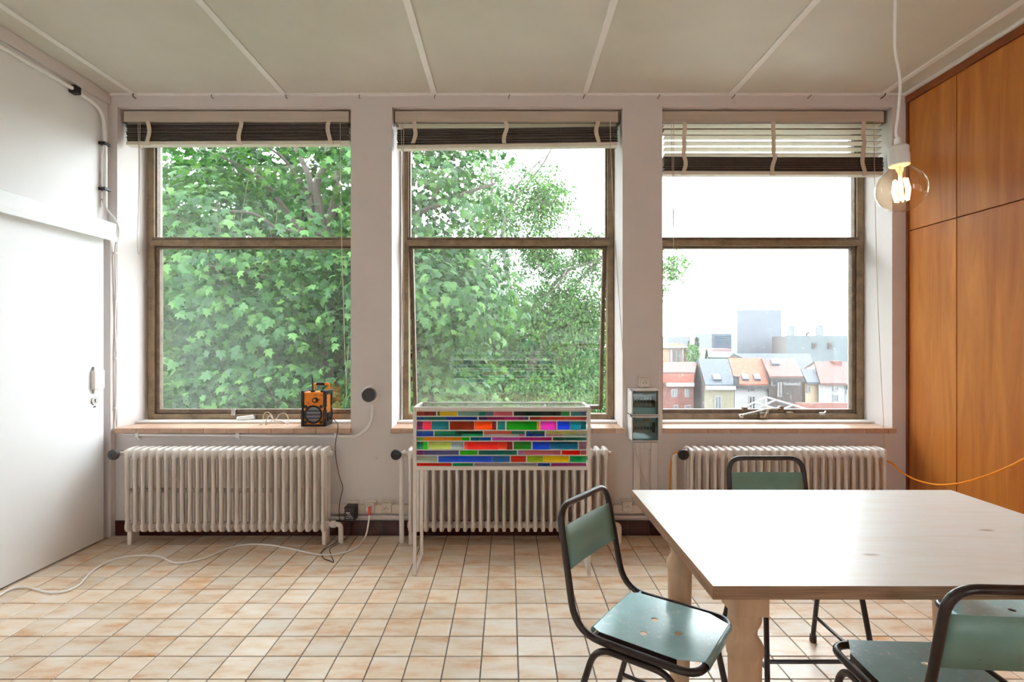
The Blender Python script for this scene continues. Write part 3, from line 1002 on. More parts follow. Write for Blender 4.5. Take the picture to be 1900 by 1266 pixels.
def breaker_box(label, px0, px1, py0, py1, bx0):
    D = 3.47
    x0, x1, z0, z1 = X_(px0, D), X_(px1, D), Z_(py1, D), Z_(py0, D)
    t = thing('fuse_box', label, 'fuse box', ((x0 + x1) / 2, YB, z0))
    m = 0.012
    bd = MB()
    bd.box(x0, x1, D + 0.045, YB, z0, z1)
    bd.box(x0, x0 + m * 0.6, D, D + 0.045, z0, z1).box(x1 - m * 0.6, x1, D, D + 0.045, z0, z1)
    bd.box(x0, x1, D, D + 0.045, z1 - m * 0.8, z1).box(x0, x1, D, D + 0.045, z0, z0 + m * 0.4)
    obj('casing', bd, M_white, t)
    obj('smoked_door', MB().box(x0 + m * 0.7, x1 - m * 0.7, D - 0.004, D + 0.002, z0 + m * 0.5, z1 - m), M_smoke, t, bevel=0.001)
    zm = z0 + (z1 - z0) * 0.52
    n = 7
    for k in range(n):
        a = x0 + 0.018 + (x1 - x0 - 0.04) * k / n
        b_ = obj('breaker', MB().box(a + 0.001, a + (x1 - x0 - 0.04) / n - 0.001, D + 0.018, D + 0.045, zm - 0.032, zm + 0.032), M_cream if k < 6 else M_black, t, bevel=0.001)
        obj('switch', MB().box(a + 0.005, a + (x1 - x0 - 0.04) / n - 0.005, D + 0.008, D + 0.02, zm - 0.012, zm + 0.008), M_black, b_)
    obj('status_lamp', MB().box(x0 + (x1 - x0) * 0.48, x0 + (x1 - x0) * 0.66, D + 0.03, D + 0.0445, zm + 0.042, zm + 0.052), M_orange, t)
    obj('label_strip', MB().box(x0 + 0.02, x1 - 0.02, D + 0.038, D + 0.0445, z0 + 0.02, z0 + 0.045), M_white, t)
    for zz in (z0 + 0.012, z1 - 0.012):
        for xx in (x0 + 0.016, x1 - 0.016):
            obj('screw', MB().cyl((xx, D - 0.007, zz), (xx, D - 0.003, zz), 0.004, 8), M_black, t)
    return t


breaker_box('upper fuse box with smoked door between middle and right windows', 1172, 1223.5, 723, 770.5, 0)
breaker_box('lower fuse box with smoked door, under an identical one', 1172, 1223.5, 772.5, 819, 0)
t = thing('wall_duct', 'cream vertical cable ducts from the fuse boxes down to the floor trunking', 'duct', (X_(1197, 3.58), YB, 0.2))
for a, b_ in ((1175, 1187), (1208, 1220)):
    obj('duct_strip', MB().box(X_(a, 3.58), X_(b_, 3.58), 3.572, YB, 0.2125, 0.63), M_wall, t, bevel=0.003)
obj('duct_bridge', MB().box(X_(1187, 3.58), X_(1208, 3.58), 3.576, YB, 0.585, 0.63), M_wall, t, bevel=0.003)
tag(obj('hanging_string', MB().tube(catmull([P(1177, 823, 3.50), P(1182, 850, 3.53), P(1192, 880, 3.56), P(1205, 910, 3.56), P(1212, 940, 3.555)], 6), 0.0025, 5), M_cord), 'thin string hanging slack below the fuse boxes', 'string')

# small hooks under the ceiling
HOOKS = ['bigger one in the left corner', 'above the left part of the left window', 'above the right part of the left window', 'above the pier left of the middle window', 'above the left part of the middle window', 'above the centre of the middle window',
         'above the right part of the middle window', 'above the pier with the fuse boxes', 'above the left part of the right window', 'above the right part of the right window', 'bigger one beside the wood panels']
for k, px in enumerate((252, 396, 533, 668, 807, 944, 1082, 1220, 1358, 1498, 1634)):
    big = px in (252, 1634)
    p = P(px, 183, 3.6)
    r_ = 0.004 if big else 0.0028
    tag(obj('wall_hook', MB().tube(catmull([p, p + Vector((0, -0.02, 0)), p + Vector((0.004, -0.034, 0.006)), p + Vector((0.008, -0.036, 0.018 if big else 0.010))], 4), r_, 6), M_sash),
        'small dark hook high on the wall, ' + HOOKS[k], 'hook', 'row of small hooks along the top of the window wall')

# ------------------------------------------------------------------ cables on the floor
zf = 0.006
wc = [(1853, 430), (1856, 480), (1840, 530), (1790, 590), (1700, 620), (1600, 622), (1450, 590), (1350, 574), (1250, 572), (1150, 590), (1030, 640), (930, 662), (870, 662), (800, 632), (700, 627), (600, 640), (520, 670), (450, 720),
      (400, 775), (330, 808), (260, 815), (200, 803), (130, 788), (60, 795), (0, 825), (-60, 850), (-110, 862)]
path = [P(686, 945, 3.50), P(685.5, 955, 3.495), P(684, 968, 3.50)]
for i, (a, b_) in enumerate(wc[2:]):
    px, py = a / 2.714, 800 + b_ / 2.714
    if i == 0:
        path.append(P(px, py, 3.47))
    else:
        path.append(floor_pt(px, py, zf))
t = thing('extension_cord', 'white extension cord snaking across the tiled floor', 'cord', (-1.5, 3.0, 0))
obj('cord', MB().tube(catmull(path, 7), 0.0052, 8), M_cable_w, t)
pg = obj('plug', MB().lathe([(0.021, 0), (0.022, 0.018), (0.018, 0.03), (0.010, 0.045), (0.007, 0.05)], P(685.5, 943, 3.548) + Vector((0, 0, 0)), (0, -1, -0.15), 18), M_white, t)
obj('plug_tab', MB().box(X_(683.2, 3.49), X_(688, 3.49), 3.485, 3.497, Z_(956, 3.49), Z_(941, 3.49)), mat('red_plastic', srgb(214, 70, 50), 0.4), pg)

bk = [P(609, 775, 3.70), P(615, 776, 3.67), P(622, 781, 3.62), P(627, 790, 3.56), P(625, 806, 3.545), P(622, 830, 3.545), P(624, 855, 3.55), P(630, 885, 3.56), P(636, 905, 3.56), P(632, 925, 3.555), P(629, 945, 3.55), P(631, 970, 3.545),
      P(633, 985, 3.52), floor_pt(631, 998, 0.004), floor_pt(622, 1008, 0.004), floor_pt(605, 1018, 0.004), floor_pt(597, 1026, 0.004), floor_pt(600, 1036, 0.004), floor_pt(612, 1041, 0.004), floor_pt(619, 1043, 0.004), floor_pt(614, 1030, 0.004), floor_pt(612, 1019, 0.012),
      floor_pt(622, 1012, 0.012), floor_pt(640, 1001, 0.006), P(648, 985, 3.49), P(650, 972, 3.50), P(650, 966, 3.505)]
tag(obj('radio_cable', MB().tube(catmull(bk, 6), 0.0027, 6), M_cable_k), 'thin black cable hanging from the radio down to the floor and adapter', 'cable')
oc = [P(1240, 960, 3.54), P(1243, 905, 3.52), P(1244, 870, 3.50), P(1247, 850, 3.48), P(1253, 840, 3.46), P(1262, 840, 3.45), P(1274, 850, 3.47), Vector((1.18, 3.565, 0.53)), Vector((1.6, 3.57, 0.50)), Vector((2.1, 3.57, 0.50)), Vector((2.40, 3.565, 0.52)),
      P(1650, 857, 3.52), P(1668, 873, 3.45), P(1695, 889, 3.33), P(1725, 898, 3.2), P(1755, 900, 3.1), P(1790, 895, 3.0), P(1830, 883, 2.88), P(1870, 867, 2.78), P(1905, 849, 2.70), P(1960, 820, 2.58), P(2030, 775, 2.42)]
tag(obj('orange_cable', MB().tube(catmull(oc, 7), 0.0055, 8), M_cable_o), 'orange cable passing behind the right radiator and sagging along the wood panels', 'cable')

# a loop of string left on the left sill, beside the radio
zs = 0.7262
sp_ = [P(481, 789, 3.66), P(490, 785, 3.68), P(488, 779, 3.70), P(490, 769, 3.715), P(496, 765, 3.72), P(503, 770, 3.72), P(506, 778, 3.70), P(498, 786, 3.67), P(492, 787, 3.66), P(500, 772, 3.68), P(507, 779, 3.68), P(513, 777, 3.70), P(519, 769, 3.71), P(528, 767, 3.71),
       P(533, 772, 3.71), P(535, 780, 3.70), P(534, 787, 3.66), P(522, 782, 3.69), P(508, 781, 3.69)]
sp_ = [Vector((p.x, p.y, max(p.z, zs + 0.004))) for p in sp_]
tag(obj('string_bundle', MB().tube(catmull(sp_, 6), 0.0032, 6), M_cord), 'loose loops of pale string lying on the left window sill', 'string')

# ------------------------------------------------------------------ cabinet of coloured glass
def stained(name, c):
    m, nt, b = nodes_of(name)
    N, L = nt.nodes, nt.links
    N.remove(b)
    out = N['Material Output']
    col = srgb(*c)
    sq = tuple(max(x, 0.0) ** 0.95 for x in col[:3]) + (1,)
    tr = N.new('ShaderNodeBsdfTransparent'); tr.inputs[0].default_value = sq
    tl = N.new('ShaderNodeBsdfTranslucent'); tl.inputs[0].default_value = sq
    df = N.new('ShaderNodeBsdfDiffuse'); df.inputs[0].default_value = col
    gl = N.new('ShaderNodeBsdfGlossy'); gl.inputs['Roughness'].default_value = 0.08
    # ripples in the glass
    geo = N.new('ShaderNodeNewGeometry')
    mp = N.new('ShaderNodeMapping'); mp.inputs['Scale'].default_value = (1, 1, 5)
    L.new(geo.outputs['Position'], mp.inputs['Vector'])
    nz = N.new('ShaderNodeTexNoise'); nz.inputs['Scale'].default_value = 18; nz.inputs['Detail'].default_value = 2
    L.new(mp.outputs[0], nz.inputs['Vector'])
    m1 = N.new('ShaderNodeMixShader'); m1.inputs[0].default_value = 0.35
    L.new(tl.outputs[0], m1.inputs[1]); L.new(df.outputs[0], m1.inputs[2])
    m2 = N.new('ShaderNodeMixShader')
    rp = N.new('ShaderNodeMapRange'); rp.inputs[1].default_value = 0.3; rp.inputs[2].default_value = 0.7; rp.inputs[3].default_value = 0.62; rp.inputs[4].default_value = 0.85
    L.new(nz.outputs['Fac'], rp.inputs[0]); L.new(rp.outputs[0], m2.inputs[0])
    L.new(tr.outputs[0], m2.inputs[1]); L.new(m1.outputs[0], m2.inputs[2])
    m3 = N.new('ShaderNodeMixShader'); m3.inputs[0].default_value = 0.035
    L.new(m2.outputs[0], m3.inputs[1]); L.new(gl.outputs[0], m3.inputs[2])
    L.new(m3.outputs[0], out.inputs[0])
    return m


B = 10000      # numbers from the second close-up of the cabinet carry this offset


def cab_px(c):
    return 760 + c / 9.041 if c < 5000 else 925 + (c - B) / 9.044


ROWS = [
    (215, 287, [[(118, 230, (150, 30, 10)), (230, 445, (130, 16, 4))], [(465, 505, (62, 72, 0)), (505, 800, (226, 176, 0))], [(810, 1158, (118, 156, 146)), (1158, 1280, (0, 112, 96)), (1280, 1415, (96, 108, 132)), (1415, B + 235, (206, 78, 88))],
                [(B + 255, B + 1050, (0, 40, 24)), (B + 1050, B + 1193, (0, 150, 45))], [(B + 1213, B + 1375, (0, 108, 106)), (B + 1375, B + 1475, (52, 58, 124))]]),
    (305, 358, [[(118, 235, (0, 64, 156)), (235, 615, (0, 90, 92)), (615, 1137, (0, 22, 150))], [(1158, 1310, (64, 12, 104)), (1310, B + 110, (150, 0, 80)), (B + 110, B + 325, (214, 18, 132)), (B + 325, B + 430, (146, 12, 94)), (B + 430, B + 503, (72, 62, 112))],
                [(B + 523, B + 720, (156, 36, 16)), (B + 720, B + 1120, (234, 28, 0)), (B + 1120, B + 1375, (212, 58, 46)), (B + 1375, B + 1475, (166, 52, 60))]]),
    (380, 523, [[(118, 225, (126, 32, 94)), (225, 363, (255, 40, 66)), (363, 655, (0, 108, 122))], [(675, 1085, (132, 22, 0)), (1085, 1378, (255, 66, 6)), (1378, 1455, (140, 12, 22))], [(1475, B + 113, (0, 130, 134))],
                [(B + 133, B + 645, (0, 142, 6)), (B + 645, B + 683, (246, 140, 0))], [(B + 703, B + 968, (255, 42, 196))], [(B + 988, B + 1200, (0, 54, 228)), (B + 1200, B + 1375, (0, 136, 160)), (B + 1375, B + 1475, (0, 98, 122))]]),
    (543, 592, [[(118, 230, (0, 70, 150)), (230, 400, (0, 92, 206))], [(418, 760, (0, 160, 104)), (760, 1230, (0, 54, 38))], [(1248, B + 215, (230, 92, 72)), (B + 215, B + 440, (26, 138, 122))], [(B + 460, B + 545, (0, 88, 154)), (B + 545, B + 775, (0, 88, 62))], [(B + 795, B + 1300, (206, 194, 96)), (B + 1300, B + 1475, (196, 190, 140))]]),
    (592, 632, [[(118, 400, (0, 36, 160))], [(418, 880, (0, 98, 78)), (880, 1230, (0, 160, 98))], [(1248, B + 340, (190, 166, 160)), (B + 340, B + 440, (180, 94, 134))], [(B + 460, B + 775, (0, 22, 156))], [(B + 795, B + 1090, (180, 124, 138)), (B + 1090, B + 1475, (146, 156, 146))]]),
    (648, 703, [[(118, 235, (112, 166, 0)), (235, 875, (246, 130, 0)), (875, 1005, (0, 186, 0))], [(1022, 1180, (0, 98, 138)), (1180, 1365, (0, 88, 206))], [(1383, B + 340, (206, 64, 174)), (B + 340, B + 893, (196, 18, 124))], [(B + 912, B + 1110, (0, 88, 62)), (B + 1110, B + 1475, (0, 100, 92))]]),
    (722, 852, [[(118, 230, (0, 118, 78)), (230, 300, (0, 220, 0))], [(318, 695, (190, 196, 84)), (700, 905, (164, 172, 172))], [(915, 965, (255, 64, 40)), (965, 1490, (255, 28, 22)), (1490, B + 135, (255, 54, 24)), (B + 135, B + 235, (146, 18, 22))], [(B + 255, B + 548, (0, 132, 12))],
                [(B + 570, B + 865, (0, 56, 206)), (B + 865, B + 1330, (0, 92, 132))], [(B + 1350, B + 1475, (148, 86, 116))]]),
    (870, 942, [[(118, 235, (118, 18, 90)), (235, 825, (74, 72, 126))], [(843, 1140, (24, 180, 0))], [(1158, B + 310, (0, 94, 88))], [(B + 330, B + 425, (170, 100, 154)), (B + 425, B + 1040, (206, 90, 104))], [(B + 1060, B + 1370, (250, 22, 12)), (B + 1370, B + 1475, (196, 68, 78))]]),
    (960, 1065, [[(118, 465, (158, 162, 142))], [(482, 1385, (0, 62, 196)), (1385, B + 190, (0, 84, 156))], [(B + 207, B + 460, (200, 22, 0))], [(B + 480, B + 745, (150, 176, 0)), (B + 745, B + 1180, (242, 188, 0))], [(B + 1195, B + 1475, (0, 150, 76))]]),
    (1080, 1138, [[(118, 705, (246, 34, 18))], [(722, 1067, (0, 170, 108))], [(1085, B + 640, (172, 158, 166))], [(B + 658, B + 863, (0, 80, 178))], [(B + 883, B + 1475, (188, 50, 140))]]),
]
CD0, CD1 = 2.976, 3.235
cx0, cx1, cz0, cz1 = X_(766, CD0), X_(1096, CD0), 0.587, 0.940
cab = thing('glass_cabinet', 'white steel stand holding rows of brightly coloured glass blocks', 'cabinet', ((cx0 + cx1) / 2, (CD0 + CD1) / 2, 0))
q = 0.018
fm = MB()
for y0, y1 in ((CD0, CD0 + q), (CD1 - q, CD1)):
    for z0, z1 in ((cz0, cz0 + 0.022), (cz1 - q, cz1)):
        fm.box(cx0 + q, cx1 - q, y0, y1, z0, z1)
for x0, x1 in ((cx0, cx0 + q), (cx1 - q, cx1)):
    for z0, z1 in ((cz0, cz0 + 0.022), (cz1 - q, cz1)):
        fm.box(x0, x1, CD0 + q, CD1 - q, z0, z1)
obj('box_frame', fm, M_steel_white, cab, bevel=0.0015)
for x0, x1 in ((cx0, cx0 + q), (cx1 - q, cx1)):
    for y0, y1 in ((CD0, CD0 + q), (CD1 - q, CD1)):
        obj('leg', MB().box(x0, x1, y0, y1, 0.0, cz1), M_steel_white, cab, bevel=0.0015)
    obj('foot_bar', MB().box(x0, x1, CD0 + q, CD1 - q, 0.0, q), M_steel_white, cab, bevel=0.0015)
obj('glass_lid', MB().box(cx0 + q, cx1 - q, CD0 + q, CD1 - q, cz1 - 0.008, cz1 - 0.003), M_clear, cab)
obj('back_pane', MB().box(cx0 + q, cx1 - q, CD1 - 0.012, CD1 - 0.008, cz0 + 0.022, cz1 - q), M_clear, cab)
obj('front_pane', MB().box(cx0 + q, cx1 - q, CD0 + 0.004, CD0 + 0.007, cz0 + 0.022, cz1 - q), make_glass('cabinet_front_glass', refl=0.012, dirt_haze=0.001), cab)
PD0, PD1 = CD0 + 0.010, CD0 + 0.034
DM = PD0
zr = [Z_(740 + a / 9.041, DM) for a, b_, c in ROWS], [Z_(740 + b_ / 9.041, DM) for a, b_, c in ROWS]
ix0, ix1 = cx0 + q + 0.001, cx1 - q - 0.001
SM = {}
M_edge = make_glass('clear_glass_edge', tint=(0.98, 0.98, 0.98, 1), refl=0.02, dirt_haze=0.002)
ridx = 0
for (ya, yb, cells_) in ROWS:
    zt_, zb_ = Z_(740 + ya / 9.041, DM), Z_(740 + yb / 9.041, DM)
    tall = ya in (380, 722)
    for ci, cell in enumerate(cells_):
        for (a, b_, c) in cell:
            xa, xb = X_(cab_px(a), DM), X_(cab_px(b_), DM)
            xa, xb = max(xa, ix0), min(xb, ix1)
            if c not in SM:
                SM[c] = stained('stained_glass', c)
            d = PD1
            mb = MB()
            g = 0.0004
            if tall and (ridx % 2 == 0):
                # rounded front, like a section of glass tube
                zc_ = (zt_ + zb_) / 2
                rr = (zt_ - zb_) / 2
                poly = []
                for k in range(9):
                    an = PI / 2 + PI * k / 8
                    poly.append((xa + g, PD0 + 0.012 + 0.012 * math.cos(an), zc_ + rr * math.sin(an)))
                poly += [(xa + g, d, zb_), (xa + g, d, zt_)]
                mb.prism(poly, (xb - xa - 2 * g, 0, 0))
            else:
                mb.box(xa + g, xb - g, PD0, d, zb_, zt_)
            bo = obj('glass_block', mb, [SM[c], M_edge], cab)
            for f_ in bo.data.polygons:
                f_.material_index = 0 if f_.normal.y < -0.05 else 1
            ridx += 1
        # white upright between two cells
        if ci < len(cells_) - 1:
            xa, xb = X_(cab_px(cell[-1][1]), DM), X_(cab_px(cells_[ci + 1][0][0]), DM)
            obj('divider', MB().box(xa + 0.0002, xb - 0.0002, PD0 - 0.001, PD1, zb_, zt_), M_steel_white, cab)
    yprev = yb
for k in range(len(ROWS) + 1):
    z1 = Z_(740 + ROWS[k - 1][1] / 9.041, DM) if k > 0 else cz1 - q - 0.0005
    z0 = Z_(740 + ROWS[k][0] / 9.041, DM) if k < len(ROWS) else cz0 + 0.0222
    if z1 - z0 > 0.0015:
        obj('shelf', MB().box(ix0, ix1, PD0 - 0.002, PD1 + 0.004, z0 + 0.0002, z1 - 0.0002), M_steel_white, cab)

# ------------------------------------------------------------------ radio on the left sill
RD = 3.64
rx0, rx1, ry1, rz0, rz1 = X_(558, RD), X_(604.5, RD), RD + 0.15, 0.7262, 0.7262 + 0.245
W_, H_ = rx1 - rx0, rz1 - rz0
ra = thing('radio', 'orange and black rugged worksite radio on the left window sill', 'radio', ((rx0 + rx1) / 2, RD + 0.07, rz0))
obj('body', MB().box(rx0 + 0.008, rx1 - 0.008, RD + 0.010, ry1 - 0.010, rz0 + 0.008, rz1 - 0.012), M_orange, ra, bevel=0.006)
for x0, x1 in ((rx0, rx0 + 0.020), (rx1 - 0.020, rx1)):
    for y0, y1 in ((RD, RD + 0.028), (ry1 - 0.028, ry1)):
        z = [rz0, rz0 + H_ * 0.46, rz0 + H_ * 0.54, rz1]
        mb = MB().box(x0, x1, y0, y1, rz0, z[1]).box(x0 + 0.003, x1 - 0.003, y0 + 0.003, y1 - 0.003, z[1], z[2]).box(x0, x1, y0, y1, z[2], rz1)
        obj('corner_guard', mb, M_black, ra, bevel=0.004)
for x0, x1 in ((rx0, rx0 + 0.014), (rx1 - 0.014, rx1)):
    obj('lower_side_rim', MB().box(x0, x1, RD + 0.028, ry1 - 0.028, rz0, rz0 + 0.03), M_black, ra, bevel=0.003)
    obj('upper_side_rim', MB().box(x0, x1, RD + 0.028, ry1 - 0.028, rz1 - 0.03, rz1), M_black, ra, bevel=0.003)
obj('base', MB().box(rx0 + 0.02, rx1 - 0.02, RD + 0.006, ry1 - 0.006, rz0, rz0 + 0.014), M_black, ra)
scx, scz = (rx0 + rx1) / 2 - 0.002, rz0 + H_ * 0.335
sr = W_ * 0.36
spk = obj('speaker_rim', MB().lathe([(sr, 0.0), (sr * 1.02, 0.010), (sr * 0.92, 0.014), (sr * 0.84, 0.012), (sr * 0.80, 0.002), (0, 0.002)], (scx, RD + 0.011, scz), (0, -1, 0), 30), M_black, ra)
obj('speaker_cone', MB().lathe([(sr * 0.80, 0.0035), (sr * 0.3, 0.003), (0, 0.003)], (scx, RD + 0.011, scz), (0, -1, 0), 30), mat('speaker_grey', srgb(150, 150, 156), 0.4), spk)
for dz in (-0.5, 0.0, 0.5):
    hw = sr * math.sqrt(max(0.05, 0.82 - (dz * 0.8) ** 2))
    obj('grille_bar', MB().box(scx - hw, scx + hw, RD - 0.004, RD + 0.003, scz + dz * sr * 0.8 - 0.0035, scz + dz * sr * 0.8 + 0.0035), M_black, spk)
for sx in (-1, 1):
    for sz in (-1, 1):
        p = Vector((scx + sx * sr * 0.86, RD + 0.011, scz + sz * sr * 0.86))
        o = obj('speaker_lug', MB().lathe([(0.011, 0), (0.011, 0.008), (0.006, 0.009), (0, 0.009)], p, (0, -1, 0), 12), M_black, spk)
        obj('lug_screw', MB().cyl(p + Vector((0, -0.0085, 0)), p + Vector((0, -0.0105, 0)), 0.005, 10), M_metal, o) if False else None
kp = Vector((rx0 + W_ * 0.56, RD + 0.011, rz0 + H_ * 0.735))
kn = obj('tuning_knob', MB().lathe([(0.019, 0), (0.019, 0.012), (0.017, 0.018), (0.010, 0.018), (0, 0.018)], kp, (0, -1, 0), 20), M_black, ra)
obj('knob_cap', MB().lathe([(0.010, 0.017), (0.009, 0.020), (0, 0.020)], kp, (0, -1, 0), 16), M_orange, kn)
obj('power_mark', MB().cyl(Vector((rx0 + W_ * 0.28, RD + 0.0108, rz0 + H_ * 0.655)), Vector((rx0 + W_ * 0.28, RD + 0.0094, rz0 + H_ * 0.655)), 0.006, 10), MATS['red_plastic'], ra)
pr = MB()
for (u0, u1, v) in ((0.48, 0.66, 0.872), (0.74, 0.80, 0.862), (0.81, 0.86, 0.862), (0.87, 0.92, 0.862), (0.42, 0.45, 0.735), (0.69, 0.75, 0.735)):
    pr.box(rx0 + W_ * u0, rx0 + W_ * u1, RD + 0.0090, RD + 0.0099, rz0 + H_ * v, rz0 + H_ * v + 0.004)
obj('print', pr, M_black, ra)
hz = rz1 + 0.042
obj('handle', MB().tube(fillet([(rx0 + W_ * 0.34, RD + 0.06, rz1 - 0.014), (rx0 + W_ * 0.42, RD + 0.06, hz), (rx1 - 0.006, RD + 0.085, hz), (rx1 - 0.012, RD + 0.085, rz1 - 0.014)], 0.015), 0.0085, 10), M_orange, ra)
obj('handle_grip', MB().tube([(rx0 + W_ * 0.50, RD + 0.063, hz), (rx1 - 0.036, RD + 0.079, hz)], 0.0115, 10), M_black, ra)
for u in (0.42, 0.82):
    obj('top_button', MB().box(rx0 + W_ * u - 0.014, rx0 + W_ * u + 0.014, RD + 0.02, RD + 0.045, rz1 - 0.012, rz1 + 0.002), M_black, ra, bevel=0.003)
obj('antenna', MB().tube(catmull([(rx0 + W_ * 0.40, RD + 0.035, rz1), (rx0 + W_ * 0.395, RD + 0.035, rz1 + 0.06), (rx0 + W_ * 0.36, RD + 0.035, rz1 + 0.105)], 4), [0.006] * 4 + [0.0055] * 4 + [0.005], 8), M_black, ra)
obj('cable_socket', MB().box(rx1 - 0.010, rx1 + 0.001, RD + 0.05, RD + 0.10, rz0 + 0.03, rz0 + 0.09), M_black, ra, bevel=0.003)

# ------------------------------------------------------------------ table
TX0, TX1, TY0, TY1, TZ = 0.463, 1.655, 1.203, 1.990, 0.750
tb = thing('dining_table', 'whitewashed pine table with plywood edge and turned legs', 'table', ((TX0 + TX1) / 2, (TY0 + TY1) / 2, 0))
obj('tabletop', MB().box(TX0, TX1, TY0, TY1, TZ - 0.031, TZ, mi=1, top_mi=0), [M_top, M_ply], tb, bevel=0.0015)
legprof = [(0.020, 0.0), (0.026, 0.004), (0.026, 0.02), (0.023, 0.04), (0.030, 0.10), (0.034, 0.20), (0.037, 0.32), (0.039, 0.42), (0.0405, 0.505), (0.0405, 0.512), (0.0430, 0.516), (0.0450, 0.528), (0.0445, 0.540), (0.041, 0.550), (0.034, 0.560), (0.030, 0.568),
           (0.0295, 0.578), (0.032, 0.588), (0.037, 0.596), (0.040, 0.606), (0.040, 0.614), (0.038, 0.628)]
for lx in (0.597, 1.521):
    for ly in (1.343, 1.850):
        lg = obj('leg', MB().lathe(legprof, (lx, ly, 0), (0, 0, 1), 24), M_pine, tb)
        obj('leg_block', MB().box(lx - 0.0425, lx + 0.0425, ly - 0.0425, ly + 0.0425, 0.628, TZ - 0.0312), M_pine, lg, bevel=0.002)

# ------------------------------------------------------------------ chairs
M_teal = None


def make_paint(name, base, wear, worn, rough):
    m = mat(name, base, rough, var=0.12, scale=7, spots=(worn, 56, wear, 0.12), spec=0.6, coat=0.15)
    return m


M_seat = make_paint('teal_seat_paint', srgb(170, 214, 218), 0.56, srgb(222, 232, 232), 0.26)
M_back = mat('teal_back_paint', srgb(126, 166, 154), 0.34, var=0.1, scale=10, spots=(srgb(88, 60, 48), 34, 0.72, 0.03))


def sheet_with_holes(outline, holes, z):
    bm = bmesh.new()
    es = []
    def loop(pts):
        vv = [bm.verts.new((x, y, z)) for x, y in pts]
        for i in range(len(vv)):
            es.append(bm.edges.new((vv[i], vv[(i + 1) % len(vv)])))
    loop(outline)
    for (hx, hy, hr) in holes:
        loop([(hx + hr * math.cos(2 * PI * k / 12), hy + hr * math.sin(2 * PI * k / 12)) for k in range(12)])
    bmesh.ops.triangle_fill(bm, use_beauty=True, use_dissolve=False, edges=es)
    me = bpy.data.meshes.new('seat')
    bmesh.ops.recalc_face_normals(bm, faces=bm.faces)
    bm.to_mesh(me)
    bm.free()
    return me


